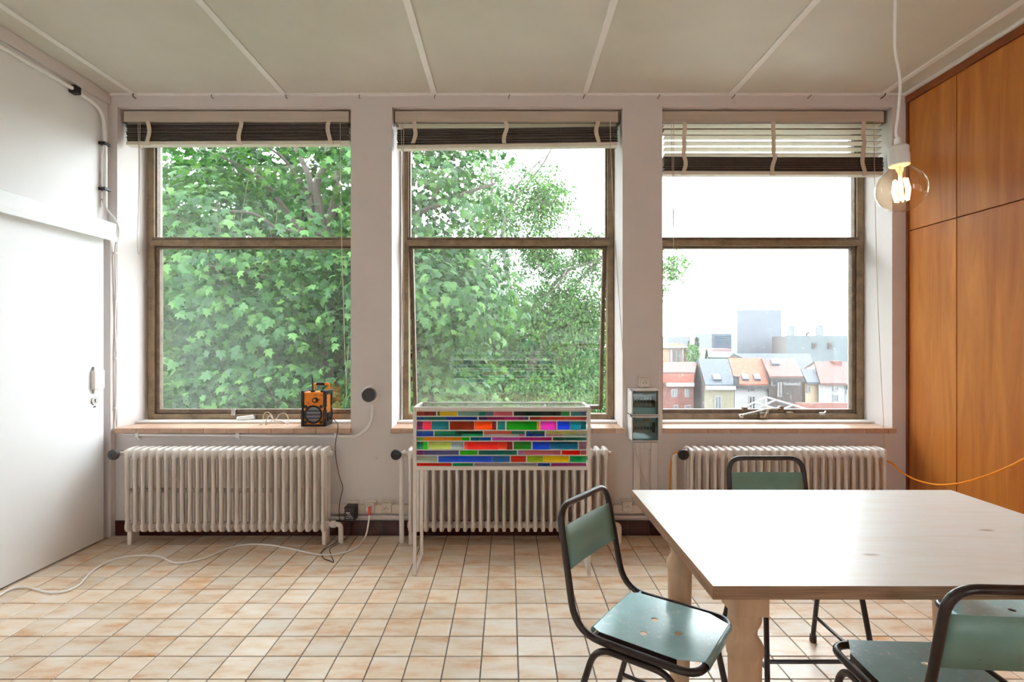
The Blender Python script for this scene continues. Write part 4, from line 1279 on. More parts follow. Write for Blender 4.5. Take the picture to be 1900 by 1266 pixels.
def make_chair():
    t = thing('metal_chair', 'chair', 'chair', (0, 0, 0), 'teal metal school chairs round the table')
    hs, ht, w, r_ = 0.440, 0.795, 0.1725, 0.0105
    # one long bent tube: back bow, uprights, seat rails
    yb_, yf_ = -0.18, 0.18
    top = 0.160
    yt = yb_ - 0.065
    ring = [(-w, yf_, hs), (-w, yb_, hs), (-top, yt, ht), (top, yt, ht), (w, yb_, hs), (w, yf_, hs)]
    pts = fillet(ring, {0: 0.06, 1: 0.085, 2: 0.06, 3: 0.06, 4: 0.085, 5: 0.06}, 7, closed=True)
    obj('tube_frame', MB().tube(pts, r_, 10, closed=True), M_tube, t, local=True)
    obj('rear_cross_tube', MB().cyl((-w, yb_ + 0.06, hs + 0.004), (w, yb_ + 0.06, hs + 0.004), 0.008, 8), M_tube, t, local=True)
    # seat sheet
    outline = [(-0.135, -0.140), (0.135, -0.140), (0.150, -0.115), (0.150, 0.115), (0.118, 0.180), (-0.118, 0.180), (-0.150, 0.115), (-0.150, -0.115)]
    me = sheet_with_holes(outline, [(-0.012, -0.009, 0.011), (0.082, -0.0065, 0.011), (0.021, 0.076, 0.011)], hs + 0.0125)
    s = link('seat', me, M_seat, t, local=True)
    md = s.modifiers.new('thick', 'SOLIDIFY'); md.thickness = 0.0018; md.offset = 0
    roll = MB()
    n = 7
    vs_, fs_ = [], []
    for k in range(n):
        a = PI / 2 - PI * 0.95 * k / (n - 1)
        vs_ += [(-0.118, 0.18 + 0.0125 * math.cos(a), hs + 0.0125 * math.sin(a)), (0.118, 0.18 + 0.0125 * math.cos(a), hs + 0.0125 * math.sin(a))]
    for k in range(n - 1):
        fs_.append((2 * k, 2 * k + 1, 2 * k + 3, 2 * k + 2))
    ro = obj('front_roll', roll.add(vs_, fs_), M_seat, s, local=True)
    md = ro.modifiers.new('thick', 'SOLIDIFY'); md.thickness = 0.0018
    roll = MB()
    vs_, fs_ = [], []
    for k in range(n):
        a = PI / 2 + PI * 0.9 * k / (n - 1)
        vs_ += [(-0.135, -0.138 + 0.018 + 0.0105 * math.cos(a) - 0.02, hs + 0.002 + 0.0105 * math.sin(a)), (0.135, -0.138 + 0.018 + 0.0105 * math.cos(a) - 0.02, hs + 0.002 + 0.0105 * math.sin(a))]
    for k in range(n - 1):
        fs_.append((2 * k, 2 * k + 1, 2 * k + 3, 2 * k + 2))
    ro = obj('back_roll', roll.add(vs_, fs_), M_seat, s, local=True)
    md = ro.modifiers.new('thick', 'SOLIDIFY'); md.thickness = 0.0018
    for sx in (-1, 1):
        obj('side_lip', MB().box(min(sx * 0.1495, sx * 0.151), max(sx * 0.1495, sx * 0.151), -0.115, 0.115, hs - 0.006, hs + 0.012), M_tube, s, local=True)
    # bent back plate
    bp = MB()
    z0, z1 = 0.612, 0.736
    nx = 10
    def yof(z):
        u = (z - hs) / (ht - hs)
        return yb_ + (yt - yb_) * u
    def wof(z):
        u = (z - hs) / (ht - hs)
        return w + (top - w) * u
    vs_, fs_ = [], []
    for i in range(nx + 1):
        u = -1 + 2 * i / nx
        for z in (z0, z1):
            vs_.append((u * (wof(z) - 0.004), yof(z) - 0.007 * (1 - u * u) + 0.004, z))
    for i in range(nx):
        fs_.append((2 * i, 2 * i + 2, 2 * i + 3, 2 * i + 1))
    pl = obj('backrest', bp.add(vs_, fs_), M_back, t, local=True)
    md = pl.modifiers.new('thick', 'SOLIDIFY'); md.thickness = 0.002; md.offset = 0
    # side leg frames
    for sx in (-1, 1):
        x1, x2 = sx * w, sx * (w + 0.03)
        zt_ = hs - 0.021
        pts = fillet([(x2, -0.235, 0.012), (x1, -0.115, zt_), (x1, 0.115, zt_), (x2, 0.195, 0.012)], 0.055, 7)
        lf = obj('leg_frame', MB().tube(pts, 0.0095, 10), M_tube, t, local=True)
        for y in (-0.235, 0.195):
            obj('foot_cap', MB().lathe([(0.012, 0), (0.0145, 0.004), (0.0135, 0.032), (0.011, 0.034)], (x2 - sx * 0.001, y + (0.004 if y < 0 else -0.004), 0), (-sx * 0.03, 0.12 if y < 0 else -0.08, 1), 10), M_tube, lf, local=True)
        def lerp(a, b_, u):
            return Vector(a) * (1 - u) + Vector(b_) * u
        ra_ = lerp((x2, -0.235, 0.0), (x1, -0.115, zt_), 0.30)
        fa = lerp((x2, 0.195, 0.0), (x1, 0.115, zt_), 0.30)
        obj('side_stretcher', MB().cyl(ra_, fa, 0.007, 8), M_tube, t, local=True)
    u = 0.36
    obj('front_stretcher', MB().cyl((-(w + 0.03 * (1 - u)), 0.195 - 0.08 * u, zt_ * u), (w + 0.03 * (1 - u), 0.195 - 0.08 * u, zt_ * u), 0.0075, 8), M_tube, t, local=True)
    return t


chair = make_chair()
# (x, y, facing angle in the plan, label)
SPOTS = [(0.449, 1.614, -36.5, 'teal metal chair standing askew at the left side of the table'),
         (1.125, 2.085, -90.0, 'teal metal chair on the window side of the table, only its back showing above'),
         (1.078, 1.330, 87.0, 'teal metal chair with its back to the camera, at the near edge of the table'),
         (1.590, 1.605, 180.0, 'teal metal chair pushed in at the right end of the table, mostly out of frame')]
for k, (x, y, ang, lab) in enumerate(SPOTS):
    o = chair if k == 0 else copy_tree(chair)
    o.location = (x, y, 0)
    o.rotation_euler = (0, 0, R(ang - 90))
    o['label'] = lab

# ------------------------------------------------------------------ hanging bulb
BD = 1.5
bc = P(1672, 352, BD)
ax = Vector((0.07, 0.0, -1)).normalized()
bl = thing('pendant_bulb', 'bare glowing globe bulb hanging on a white cord over the table', 'lamp', (bc.x, bc.y, bc.z))
rB = 0.0625
prof = [(0.0, rB)] + [(rB * math.sin(a), rB * math.cos(a)) for a in [0.18 * k for k in range(1, 15)]]
prof = [(r_, h_) for r_, h_ in prof if not (h_ < -0.03 and r_ < 0.026)]
prof += [(0.027, -0.062), (0.021, -0.068), (0.019, -0.078)]
mg, nt, bb_ = nodes_of('amber_bulb_glass')
N, L = nt.nodes, nt.links
N.remove(bb_)
tr = N.new('ShaderNodeBsdfTransparent'); tr.inputs[0].default_value = (1.0, 0.90, 0.76, 1)
gl = N.new('ShaderNodeBsdfGlossy'); gl.inputs['Roughness'].default_value = 0.03
lw = N.new('ShaderNodeLayerWeight'); lw.inputs[0].default_value = 0.5
pw = N.new('ShaderNodeMath'); pw.operation = 'POWER'; pw.inputs[1].default_value = 3.5
ma = N.new('ShaderNodeMath'); ma.operation = 'MULTIPLY_ADD'; ma.inputs[1].default_value = 0.9; ma.inputs[2].default_value = 0.05
mxs = N.new('ShaderNodeMixShader')
L.new(lw.outputs['Facing'], pw.inputs[0]); L.new(pw.outputs[0], ma.inputs[0]); L.new(ma.outputs[0], mxs.inputs[0])
L.new(tr.outputs[0], mxs.inputs[1]); L.new(gl.outputs[0], mxs.inputs[2]); L.new(mxs.outputs[0], N['Material Output'].inputs[0])
obj('bulb_glass', MB().lathe(prof, bc, ax, 32), mg, bl)
me_, nt, bb_ = nodes_of('glowing_filament')
bb_.inputs['Base Color'].default_value = (1, 0.7, 0.3, 1)
bb_.inputs['Emission Color'].default_value = (1.0, 0.55, 0.20, 1)
bb_.inputs['Emission Strength'].default_value = 40
u = ax.orthogonal().normalized()
v = ax.cross(u)
fc_ = obj('stem', MB().cyl(bc - ax * 0.075, bc - ax * 0.020, 0.0045, 8), mat('glass_stem', srgb(235, 220, 200), 0.2), bl)
for k in range(8):
    a = 2 * PI * k / 8
    d = u * math.cos(a) + v * math.sin(a)
    obj('filament', MB().tube([bc + d * 0.015 - ax * 0.028, bc + d * 0.020 + ax * 0.002, bc + d * 0.015 + ax * 0.032], 0.0026, 6), me_, fc_)
tp = bc - ax * 0.072
obj('lamp_holder', MB().lathe([(0.0235, 0.0), (0.026, 0.003), (0.0265, 0.03), (0.025, 0.034), (0.0255, 0.052), (0.020, 0.058), (0.010, 0.061), (0.009, 0.078), (0.005, 0.08)], tp + ax * 0.006, -ax, 24), M_white, bl)
top_ = tp - ax * 0.07
cordp = [top_, P(1662, 245, BD), P(1666, 215, BD), P(1670, 165, BD), P(1668, 135, BD), P(1661, 95, BD), P(1660, 60, BD), P(1661, 0, BD), P(1662, -120, BD), P(1660, -260, BD), Vector((P(1660, -471, BD).x, BD, ZC - 0.03))]
obj('cord', MB().tube(catmull(cordp, 7), 0.0034, 8), M_cable_w, bl)
obj('ceiling_rose', MB().lathe([(0.008, -0.05), (0.035, -0.035), (0.045, -0.012), (0.045, 0.0)], (cordp[-1].x, BD, ZC - 0.001), (0, 0, 1), 20), M_white, bl)

# ------------------------------------------------------------------ outside: ground
ZG = -9.0
struct('ground', MB().box(-220, 320, YO + 0.3, 900, ZG - 0.5, ZG), mat('yard_ground', srgb(120, 122, 112), 0.9, var=0.2, scale=0.3), 'ground far below the windows')

# ------------------------------------------------------------------ trees
nrg = np.random.default_rng(11)


def leaf_mat(name, c0, c1, c2, transl=0.3):
    m, nt, b = nodes_of(name)
    N, L = nt.nodes, nt.links
    at = N.new('ShaderNodeAttribute'); at.attribute_name = 'leaf_shade'
    oi = N.new('ShaderNodeObjectInfo')
    ad = N.new('ShaderNodeMath'); ad.operation = 'ADD'
    L.new(at.outputs['Fac'], ad.inputs[0]); L.new(oi.outputs['Random'], ad.inputs[1])
    fr_ = N.new('ShaderNodeMath'); fr_.operation = 'FRACT'; L.new(ad.outputs[0], fr_.inputs[0])
    cr = N.new('ShaderNodeValToRGB')
    e = cr.color_ramp.elements
    e[0].position = 0.0; e[0].color = c0
    e[1].position = 1.0; e[1].color = c2
    k = e.new(0.5); k.color = c1
    L.new(fr_.outputs[0], cr.inputs[0])
    L.new(cr.outputs[0], b.inputs['Base Color'])
    b.inputs['Roughness'].default_value = 0.5
    b.inputs['Specular IOR Level'].default_value = 0.22
    tl = N.new('ShaderNodeBsdfTranslucent')
    mu = N.new('ShaderNodeMix'); mu.data_type = 'RGBA'; mu.blend_type = 'MULTIPLY'; mu.inputs[0].default_value = 1; mu.inputs[7].default_value = (1.5, 1.7, 0.6, 1)
    L.new(cr.outputs[0], mu.inputs[6]); L.new(mu.outputs[2], tl.inputs[0])
    mx = N.new('ShaderNodeMixShader'); mx.inputs[0].default_value = transl
    L.new(b.outputs[0], mx.inputs[1]); L.new(tl.outputs[0], mx.inputs[2])
    L.new(mx.outputs[0], N['Material Output'].inputs[0])
    return m


M_leaf = leaf_mat('maple_leaf', srgb(26, 52, 28), srgb(42, 76, 38), srgb(72, 104, 52))
M_leaf2 = leaf_mat('fine_leaf', srgb(34, 62, 30), srgb(52, 90, 40), srgb(84, 118, 58))
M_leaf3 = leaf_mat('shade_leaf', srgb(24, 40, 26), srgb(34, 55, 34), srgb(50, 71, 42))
M_bark = mat('bark', srgb(70, 62, 54), 0.85, var=0.3, scale=9, stretch=(1, 1, 0.3), bump=0.3)
M_bark2 = mat('bark_grey', srgb(84, 78, 70), 0.85, var=0.3, scale=9, stretch=(1, 1, 0.3), bump=0.3)

# maple leaf: (side, along, up) with five lobes
MAPLE = np.array([(0, 0.30, 0.03), (0, 0, 0), (0.22, -0.07, -0.03), (0.50, 0.12, -0.10), (0.31, 0.29, -0.04), (0.52, 0.60, -0.13), (0.20, 0.56, -0.03), (0, 1.0, -0.16), (-0.20, 0.56, -0.03), (-0.52, 0.60, -0.13), (-0.31, 0.29, -0.04), (-0.50, 0.12, -0.10), (-0.22, -0.07, -0.03)])
MAPLE_F = [(0, i, i + 1 if i < 12 else 1) for i in range(1, 13)]
OVAL = np.array([(0, 0, 0), (0.26, 0.35, -0.06), (0.16, 0.75, -0.06), (0, 1, -0.1), (-0.16, 0.75, -0.06), (-0.26, 0.35, -0.06)])
OVAL_F = [(0, 1, 5), (1, 2, 4), (1, 4, 5), (2, 3, 4)]


def leaf_frames(cent, out, up_bias, jit):
    n = len(cent)
    nrm = out * (1 - up_bias) + np.array([0, 0, 1.0]) * up_bias + nrg.normal(0, jit, (n, 3))
    nrm /= np.linalg.norm(nrm, axis=1)[:, None]
    tip = out * 0.6 + np.array([0, 0, -0.7]) + nrg.normal(0, 0.45, (n, 3))
    tip -= nrm * (tip * nrm).sum(1)[:, None]
    tip /= np.linalg.norm(tip, axis=1)[:, None]
    side = np.cross(tip, nrm)
    return side, tip, nrm


def leaf_mass(cent, side, tip, nrm, size, tmpl, faces, name):
    n, v = len(cent), len(tmpl)
    co = cent[:, None, :] + size[:, None, None] * (tmpl[None, :, 0:1] * side[:, None, :] + tmpl[None, :, 1:2] * tip[:, None, :] + tmpl[None, :, 2:3] * nrm[:, None, :])
    co = co.reshape(-1, 3)
    f = (np.array(faces)[None] + (np.arange(n) * v)[:, None, None]).reshape(-1, 3)
    me = bpy.data.meshes.new(name)
    me.vertices.add(len(co))
    me.vertices.foreach_set('co', co.astype(np.float32).ravel())
    me.loops.add(len(f) * 3)
    me.loops.foreach_set('vertex_index', f.astype(np.int32).ravel())
    me.polygons.add(len(f))
    me.polygons.foreach_set('loop_start', np.arange(0, len(f) * 3, 3, dtype=np.int32))
    at = me.attributes.new('leaf_shade', 'FLOAT', 'POINT')
    at.data.foreach_set('value', np.repeat(nrg.random(n), v).astype(np.float32))
    me.update()
    me.validate()
    return me


def crown(blobs, n_clusters, per, spread, shell=0.45, hollows=()):
    """leaf sprays near the surface of a union of ellipsoids: blobs = (centre, radii, weight)"""
    cs, outs = [], []
    wts = np.array([b[2] for b in blobs], float)
    wts /= wts.sum()
    pick = nrg.choice(len(blobs), n_clusters, p=wts)
    for i, b in enumerate(blobs):
        k = int((pick == i).sum())
        d = nrg.normal(0, 1, (k, 3))
        d /= np.linalg.norm(d, axis=1)[:, None]
        r_ = (1 - shell * nrg.random(k) ** 1.3)[:, None]
        c = np.array(b[0]) + d * np.array(b[1]) * r_
        cs.append(c)
        outs.append(d)
    cs, outs = np.concatenate(cs), np.concatenate(outs)
    for (hc, hr, keep_p) in hollows:
        inside = (((cs - np.array(hc)) / np.array(hr)) ** 2).sum(1) < 1
        ok = ~inside | (nrg.random(len(cs)) < keep_p)
        cs, outs = cs[ok], outs[ok]
    m = len(cs)
    off = nrg.normal(0, 1, (m, per, 3)) * np.array([spread, spread, spread * 0.38])
    # sprays droop outwards
    off[..., 2] -= 0.35 * np.abs((off * outs[:, None, :]).sum(2))
    cent = (cs[:, None, :] + off).reshape(-1, 3)
    out = np.repeat(outs, per, axis=0)
    keep = cent[:, 1] > YO + 0.9
    return cent[keep], out[keep]


def in_view(c):
    px = CX + c[:, 0] / c[:, 1] * F
    py = CY - (c[:, 2] - H) / c[:, 1] * F
    return (py > 262) & (py < 765) & (((px > 300) & (px < 648)) | ((px > 764) & (px < 1115)))


def branch_path(pxs, D0, D1, bot=None):
    n = len(pxs)
    pts = [P(a, b_, D0 + (D1 - D0) * i / max(1, n - 1)) for i, (a, b_) in enumerate(pxs)]
    return pts


def limb(t, pts, r0, r1, m, name='branch'):
    c = catmull(pts, 5)
    n = len(c)
    return obj(name, MB().tube(c, [r0 + (r1 - r0) * i / (n - 1) for i in range(n)], 7), m, t)


def twigs(t, cent, out, n, m, ln, r_):
    """fine twigs that carry the sprays, joined"""
    mb = MB()
    idx = nrg.choice(len(cent), n, replace=False)
    for i in idx:
        e = Vector(cent[i])
        s_ = e - Vector(out[i]) * ln * float(nrg.uniform(0.6, 1.3)) + Vector((float(nrg.normal(0, 0.2)), float(nrg.normal(0, 0.2)), float(nrg.normal(-0.15, 0.15))))
        mid = (e + s_) / 2 + Vector((0, 0, float(nrg.uniform(0.02, 0.12))))
        mb.tube([s_, mid, e], [r_, r_ * 0.7, r_ * 0.4], 4, False)
    return tag(obj('twigs', mb, m, t), kind='stuff')


# near maple, filling the left window and half of the middle one
t1 = thing('maple_tree', 'big leafy maple close outside the left and middle windows', 'tree', (-3.4, 10.6, ZG))
limb(t1, [Vector((-3.35, 10.9, ZG)), Vector((-3.5, 10.8, -4)), P(618, 790, 10.6), P(612, 703, 10.5), P(608, 560, 10.5), P(606, 461, 10.5), P(600, 421, 10.5)], 0.26, 0.13, M_bark, 'trunk')
limb(t1, [P(608, 470, 10.5), P(568, 437, 10.2), P(532, 393, 10), P(491, 337, 9.7), P(459, 316, 9.4), P(400, 285, 9)], 0.075, 0.02, M_bark)
limb(t1, [P(604, 470, 10.5), P(580, 430, 10.6), P(576, 340, 10.6), P(552, 280, 10.7), P(530, 220, 10.8)], 0.085, 0.04, M_bark)
limb(t1, [P(602, 430, 10.5), P(592, 380, 10.4), P(588, 340, 10.3), P(604, 300, 10.2), P(612, 220, 10.2)], 0.095, 0.05, M_bark)
limb(t1, [P(602, 430, 10.5), P(618, 385, 10.6), P(624, 340, 10.7), P(632, 290, 10.8), P(650, 220, 11)], 0.09, 0.04, M_bark)
limb(t1, [P(600, 440, 10.5), P(560, 432, 9.9), P(511, 421, 9.3), P(471, 397, 8.9), P(419, 391, 8.5), P(366, 379, 8.2)], 0.05, 0.012, M_bark)
limb(t1, [P(576, 370, 10.6), P(545, 320, 10.2), P(520, 290, 10), P(480, 262, 9.6)], 0.045, 0.015, M_bark)
limb(t1, [P(610, 540, 10.5), P(520, 520, 9.6), P(430, 500, 8.8), P(385, 495, 8.2), P(330, 486, 7.6)], 0.06, 0.015, M_bark)
limb(t1, [P(612, 690, 10.5), P(640, 660, 10.7), P(680, 620, 10.8), P(760, 560, 10.6), P(850, 520, 10)], 0.09, 0.03, M_bark)
limb(t1, [P(608, 480, 10.5), P(700, 420, 10.2), P(790, 390, 9.8), P(860, 360, 9.4), P(920, 340, 9.2)], 0.08, 0.02, M_bark)
limb(t1, [P(790, 390, 9.8), P(820, 340, 9.7), P(850, 310, 9.6)], 0.035, 0.012, M_bark)
limb(t1, [P(765, 480, 9.8), P(810, 475, 9.4), P(860, 462, 9.0), P(900, 455, 8.8)], 0.04, 0.012, M_bark)
limb(t1, [P(700, 640, 10.4), P(775, 610, 9.4), P(830, 612, 8.8), P(880, 640, 8.4)], 0.045, 0.012, M_bark)
blobs1 = [((-3.6, 9.6, 0.3), (3.2, 2.6, 3.2), 3.0), ((-4.6, 8.8, 2.6), (2.6, 2.0, 2.2), 2.0), ((-1.9, 9.6, 3.6), (1.9, 2.0, 2.6), 1.6), ((-1.75, 8.6, -0.1), (1.75, 1.9, 1.9), 1.7), ((-3.2, 8.0, -2.6), (2.8, 1.8, 2.0), 1.8), ((-4.8, 8.2, -0.6), (2.2, 1.6, 1.9), 1.4),
          ((-1.4, 8.8, 2.1), (1.5, 1.6, 1.0), 0.9), ((-3.4, 10.5, 5.2), (3.4, 2.4, 2.0), 1.2)]
cen, out_ = crown(blobs1, 3200, 15, 0.24, hollows=(((-3.3, 8.6, 3.7), (1.25, 1.9, 1.0), 0.10), ((-3.3, 9.0, 0.2), (0.5, 1.4, 1.6), 0.25), ((-1.1, 8.6, 3.3), (0.8, 1.2, 0.5), 0.3)))
sz = nrg.uniform(0.085, 0.16, len(cen))
sd, tp_, nm = leaf_frames(cen, out_, 0.45, 0.35)
vis = in_view(cen)
order = np.argsort(np.where(vis, cen[:, 1] / sz, 1e9))
first = order[:300]
mask = np.ones(len(cen), bool)
mask[first] = False
tag(link('foliage', leaf_mass(cen[mask], sd[mask], tp_[mask], nm[mask], sz[mask], MAPLE, MAPLE_F, 'foliage'), M_leaf, t1), kind='stuff')
lm = bpy.data.meshes.new('leaf')
lm.from_pydata([tuple(v_) for v_ in MAPLE], [], MAPLE_F)
lm.materials.append(M_leaf)
for i in first:
    o = bpy.data.objects.new('leaf', lm)
    C.objects.link(o)
    o.parent = t1
    m4 = Matrix(((sd[i][0], tp_[i][0], nm[i][0], cen[i][0] + 3.4 / 1), (sd[i][1], tp_[i][1], nm[i][1], cen[i][1] - 10.6), (sd[i][2], tp_[i][2], nm[i][2], cen[i][2] - ZG), (0, 0, 0, 1)))
    s_ = float(sz[i])
    o.matrix_basis = m4 @ Matrix.Diagonal((s_, s_, s_, 1))
twigs(t1, cen, out_, 700, M_bark, 0.9, 0.010)

# finer-leaved tree farther off, right half of the middle window
t2 = thing('ash_tree', 'finer leaved tree with rising branches outside the middle window', 'tree', (0.3, 16.0, ZG))
limb(t2, [Vector((-0.1, 16.4, ZG)), Vector((0.0, 16.2, -5)), P(958, 760, 15.8), P(965, 730, 15.7), P(985, 690, 15.6), P(1003, 640, 15.5), P(1020, 600, 15.4)], 0.17, 0.09, M_bark2, 'trunk')
limb(t2, [P(985, 690, 15.6), P(990, 610, 15.5), P(1003, 568, 15.4), P(1050, 505, 15.2), P(1112, 482, 15.0), P(1170, 450, 14.8)], 0.08, 0.02, M_bark2)
limb(t2, [P(1003, 640, 15.5), P(1054, 555, 15.4), P(1078, 517, 15.3), P(1113, 481, 15.2), P(1150, 440, 15)], 0.08, 0.03, M_bark2)
limb(t2, [P(1003, 568, 15.4), P(970, 583, 15.0), P(920, 586, 14.6), P(880, 590, 14.3)], 0.05, 0.015, M_bark2)
limb(t2, [P(975, 600, 15.4), P(1003, 560, 15.2), P(1035, 530, 15), P(1060, 480, 14.8)], 0.06, 0.02, M_bark2)
limb(t2, [P(960, 600, 15.6), P(935, 470, 15.4), P(940, 400, 15.3), P(980, 340, 15.2), P(1010, 300, 15.0), P(1040, 240, 15)], 0.07, 0.02, M_bark2)
limb(t2, [P(945, 395, 15.3), P(955, 352, 15.3), P(990, 310, 15.2), P(1025, 280, 15.1)], 0.04, 0.012, M_bark2)
limb(t2, [P(935, 520, 15.5), P(905, 500, 15.2), P(900, 480, 15.2), P(912, 380, 15.2), P(910, 280, 15.2), P(905, 220, 15.2)], 0.07, 0.03, M_bark2)
limb(t2, [P(1003, 640, 15.5), P(1060, 640, 15.2), P(1110, 650, 14.8), P(1160, 640, 14.4)], 0.05, 0.012, M_bark2)
blobs2 = [((1.2, 15.5, -0.2), (1.9, 2.0, 1.8), 3.6), ((0.6, 15.6, 2.2), (1.5, 1.6, 1.3), 2.0), ((1.0, 15.3, 5.4), (0.9, 1.3, 1.1), 1.0), ((-0.4, 16, 5.2), (1.4, 1.5, 1.8), 1.1), ((0.9, 15.2, 4.0), (0.55, 0.9, 0.6), 0.5), ((2.0, 15.4, 2.0), (1.4, 1.2, 1.7), 3.0), ((2.3, 15.4, 4.0), (0.55, 0.7, 0.75), 0.45),
          ((1.3, 15.2, 3.55), (0.45, 0.7, 0.4), 0.2), ((1.6, 15.0, -2.2), (2.2, 1.8, 1.3), 1.2), ((2.9, 15.2, -0.8), (0.8, 1.2, 1.5), 0.7), ((-0.6, 16.2, 1.5), (1.4, 1.6, 1.6), 0.9), ((4.22, 13.6, 3.3), (0.24, 0.3, 0.48), 0.08), ((3.6, 14.4, 2.9), (0.7, 0.6, 0.5), 0.25)]
cen, out_ = crown(blobs2, 5800, 14, 0.17, shell=0.8, hollows=(((1.4, 14.2, 1.2), (2.6, 1.2, 3.4), 0.65), ((0.6, 14.4, 5.0), (2.0, 1.1, 1.6), 0.55)))
sz = nrg.uniform(0.07, 0.125, len(cen))
sd, tp_, nm = leaf_frames(cen, out_, 0.4, 0.5)
tag(link('foliage', leaf_mass(cen, sd, tp_, nm, sz, OVAL, OVAL_F, 'foliage'), M_leaf2, t2), kind='stuff')
twigs(t2, cen, out_, 900, M_bark2, 0.9, 0.009)
limb(t2, [P(1170, 450, 14.8), P(1215, 470, 14.2), P(1250, 490, 13.7), P(1264, 512, 13.6)], 0.02, 0.008, M_bark2)

# shady trees further back behind the maple
for (x, y, z, rx_, rz_, lab) in ((-7.2, 17.0, 2.0, 4.6, 8.5, 'dark leafy tree behind the maple, far left'), (-2.6, 18.5, -0.8, 3.4, 5.2, 'shaded leafy tree behind the maple trunk'), (1.4, 19.5, -1.4, 2.9, 3.6, 'low leafy tree behind the fine leaved tree')):
    tt = thing('shade_tree', lab, 'tree', (x, y, ZG))
    limb(tt, [Vector((x, y, ZG)), Vector((x + 0.2, y, ZG / 2)), Vector((x, y - 0.2, z - rz_ * 0.2)), Vector((x + 0.2, y, z + rz_ * 0.5))], 0.3, 0.06, M_bark, 'trunk')
    bl3 = [((x, y, z), (rx_, 2.2, rz_), 2), ((x - rx_ * 0.4, y - 0.8, z - 1), (rx_ * 0.6, 1.6, rz_ * 0.5), 1), ((x + rx_ * 0.45, y - 0.7, z - 0.5), (rx_ * 0.55, 1.6, rz_ * 0.5), 1)]
    cen, out_ = crown(bl3, 2400, 14, 0.36, shell=0.75)
    sz = nrg.uniform(0.22, 0.4, len(cen))
    sd, tp_, nm = leaf_frames(cen, out_, 0.4, 0.5)
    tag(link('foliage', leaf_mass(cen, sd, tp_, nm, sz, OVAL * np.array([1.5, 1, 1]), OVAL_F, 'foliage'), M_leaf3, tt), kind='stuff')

# ------------------------------------------------------------------ the town
def tmat(name, c, rough=0.8, **k):
    return mat(name, srgb(*c), rough, **k)


T_brick = tmat('red_brick', (89, 50, 43), var=0.12, scale=1.5)
T_brickd = tmat('dark_brick', (61, 53, 52), var=0.12, scale=1.2)
T_orange = tmat('orange_roof_tile', (109, 54, 36), var=0.08, scale=2, stretch=(1, 1, 4))
T_pink = tmat('faded_roof_tile', (72, 48, 43), var=0.1, scale=2, stretch=(1, 1, 4))
T_slate = tmat('slate_roof', (52, 57, 64), var=0.06, scale=1.5)
T_cream = tmat('cream_render', (97, 91, 75), var=0.04, scale=0.6)
T_wht = tmat('white_render', (111, 109, 109), var=0.03, scale=0.6)
T_pale = tmat('pale_concrete', (84, 87, 93), var=0.03, scale=0.08)
T_grey = tmat('grey_cladding', (71, 78, 82), var=0.03, scale=0.1)
T_brown = tmat('brown_cladding', (53, 46, 45), var=0.15, scale=3, stretch=(1, 1, 0.05))
T_ochre = tmat('ochre_brick', (93, 71, 47), var=0.08, scale=2)
T_wood = tmat('dark_boards', (45, 37, 36), var=0.2, scale=4, stretch=(1, 1, 0.1))
T_pane = tmat('far_window_pane', (48, 54, 59), 0.15, var=0.1, scale=0.5)
T_dark = tmat('dark_gutter', (32, 32, 34))
T_green = tmat('hedge_green', (25, 43, 30), var=0.2, scale=2)
T_blue = tmat('pale_blue_render', (86, 96, 102), var=0.04)
T_skyl = tmat('skylight_pane', (125, 129, 134), 0.1)


def front_window(t, x0, x1, y0, y1, D, m=T_wht, parts=1):
    a, b_ = P(x0, y1, D), P(x1, y0, D)
    f = MB()
    th = max(0.05, (b_.x - a.x) * 0.12)
    f.box(a.x, a.x + th, D - 0.10, D + 0.02, a.z, b_.z).box(b_.x - th, b_.x, D - 0.10, D + 0.02, a.z, b_.z)
    f.box(a.x + th, b_.x - th, D - 0.10, D + 0.02, a.z, a.z + th).box(a.x + th, b_.x - th, D - 0.10, D + 0.02, b_.z - th, b_.z)
    for k in range(1, parts):
        xm = a.x + (b_.x - a.x) * k / parts
        f.box(xm - th / 2, xm + th / 2, D - 0.10, D + 0.02, a.z + th, b_.z - th)
    fo = obj('window', f, m, t)
    obj('pane', MB().box(a.x + th, b_.x - th, D - 0.05, D - 0.02, a.z + th, b_.z - th), T_pane, fo)


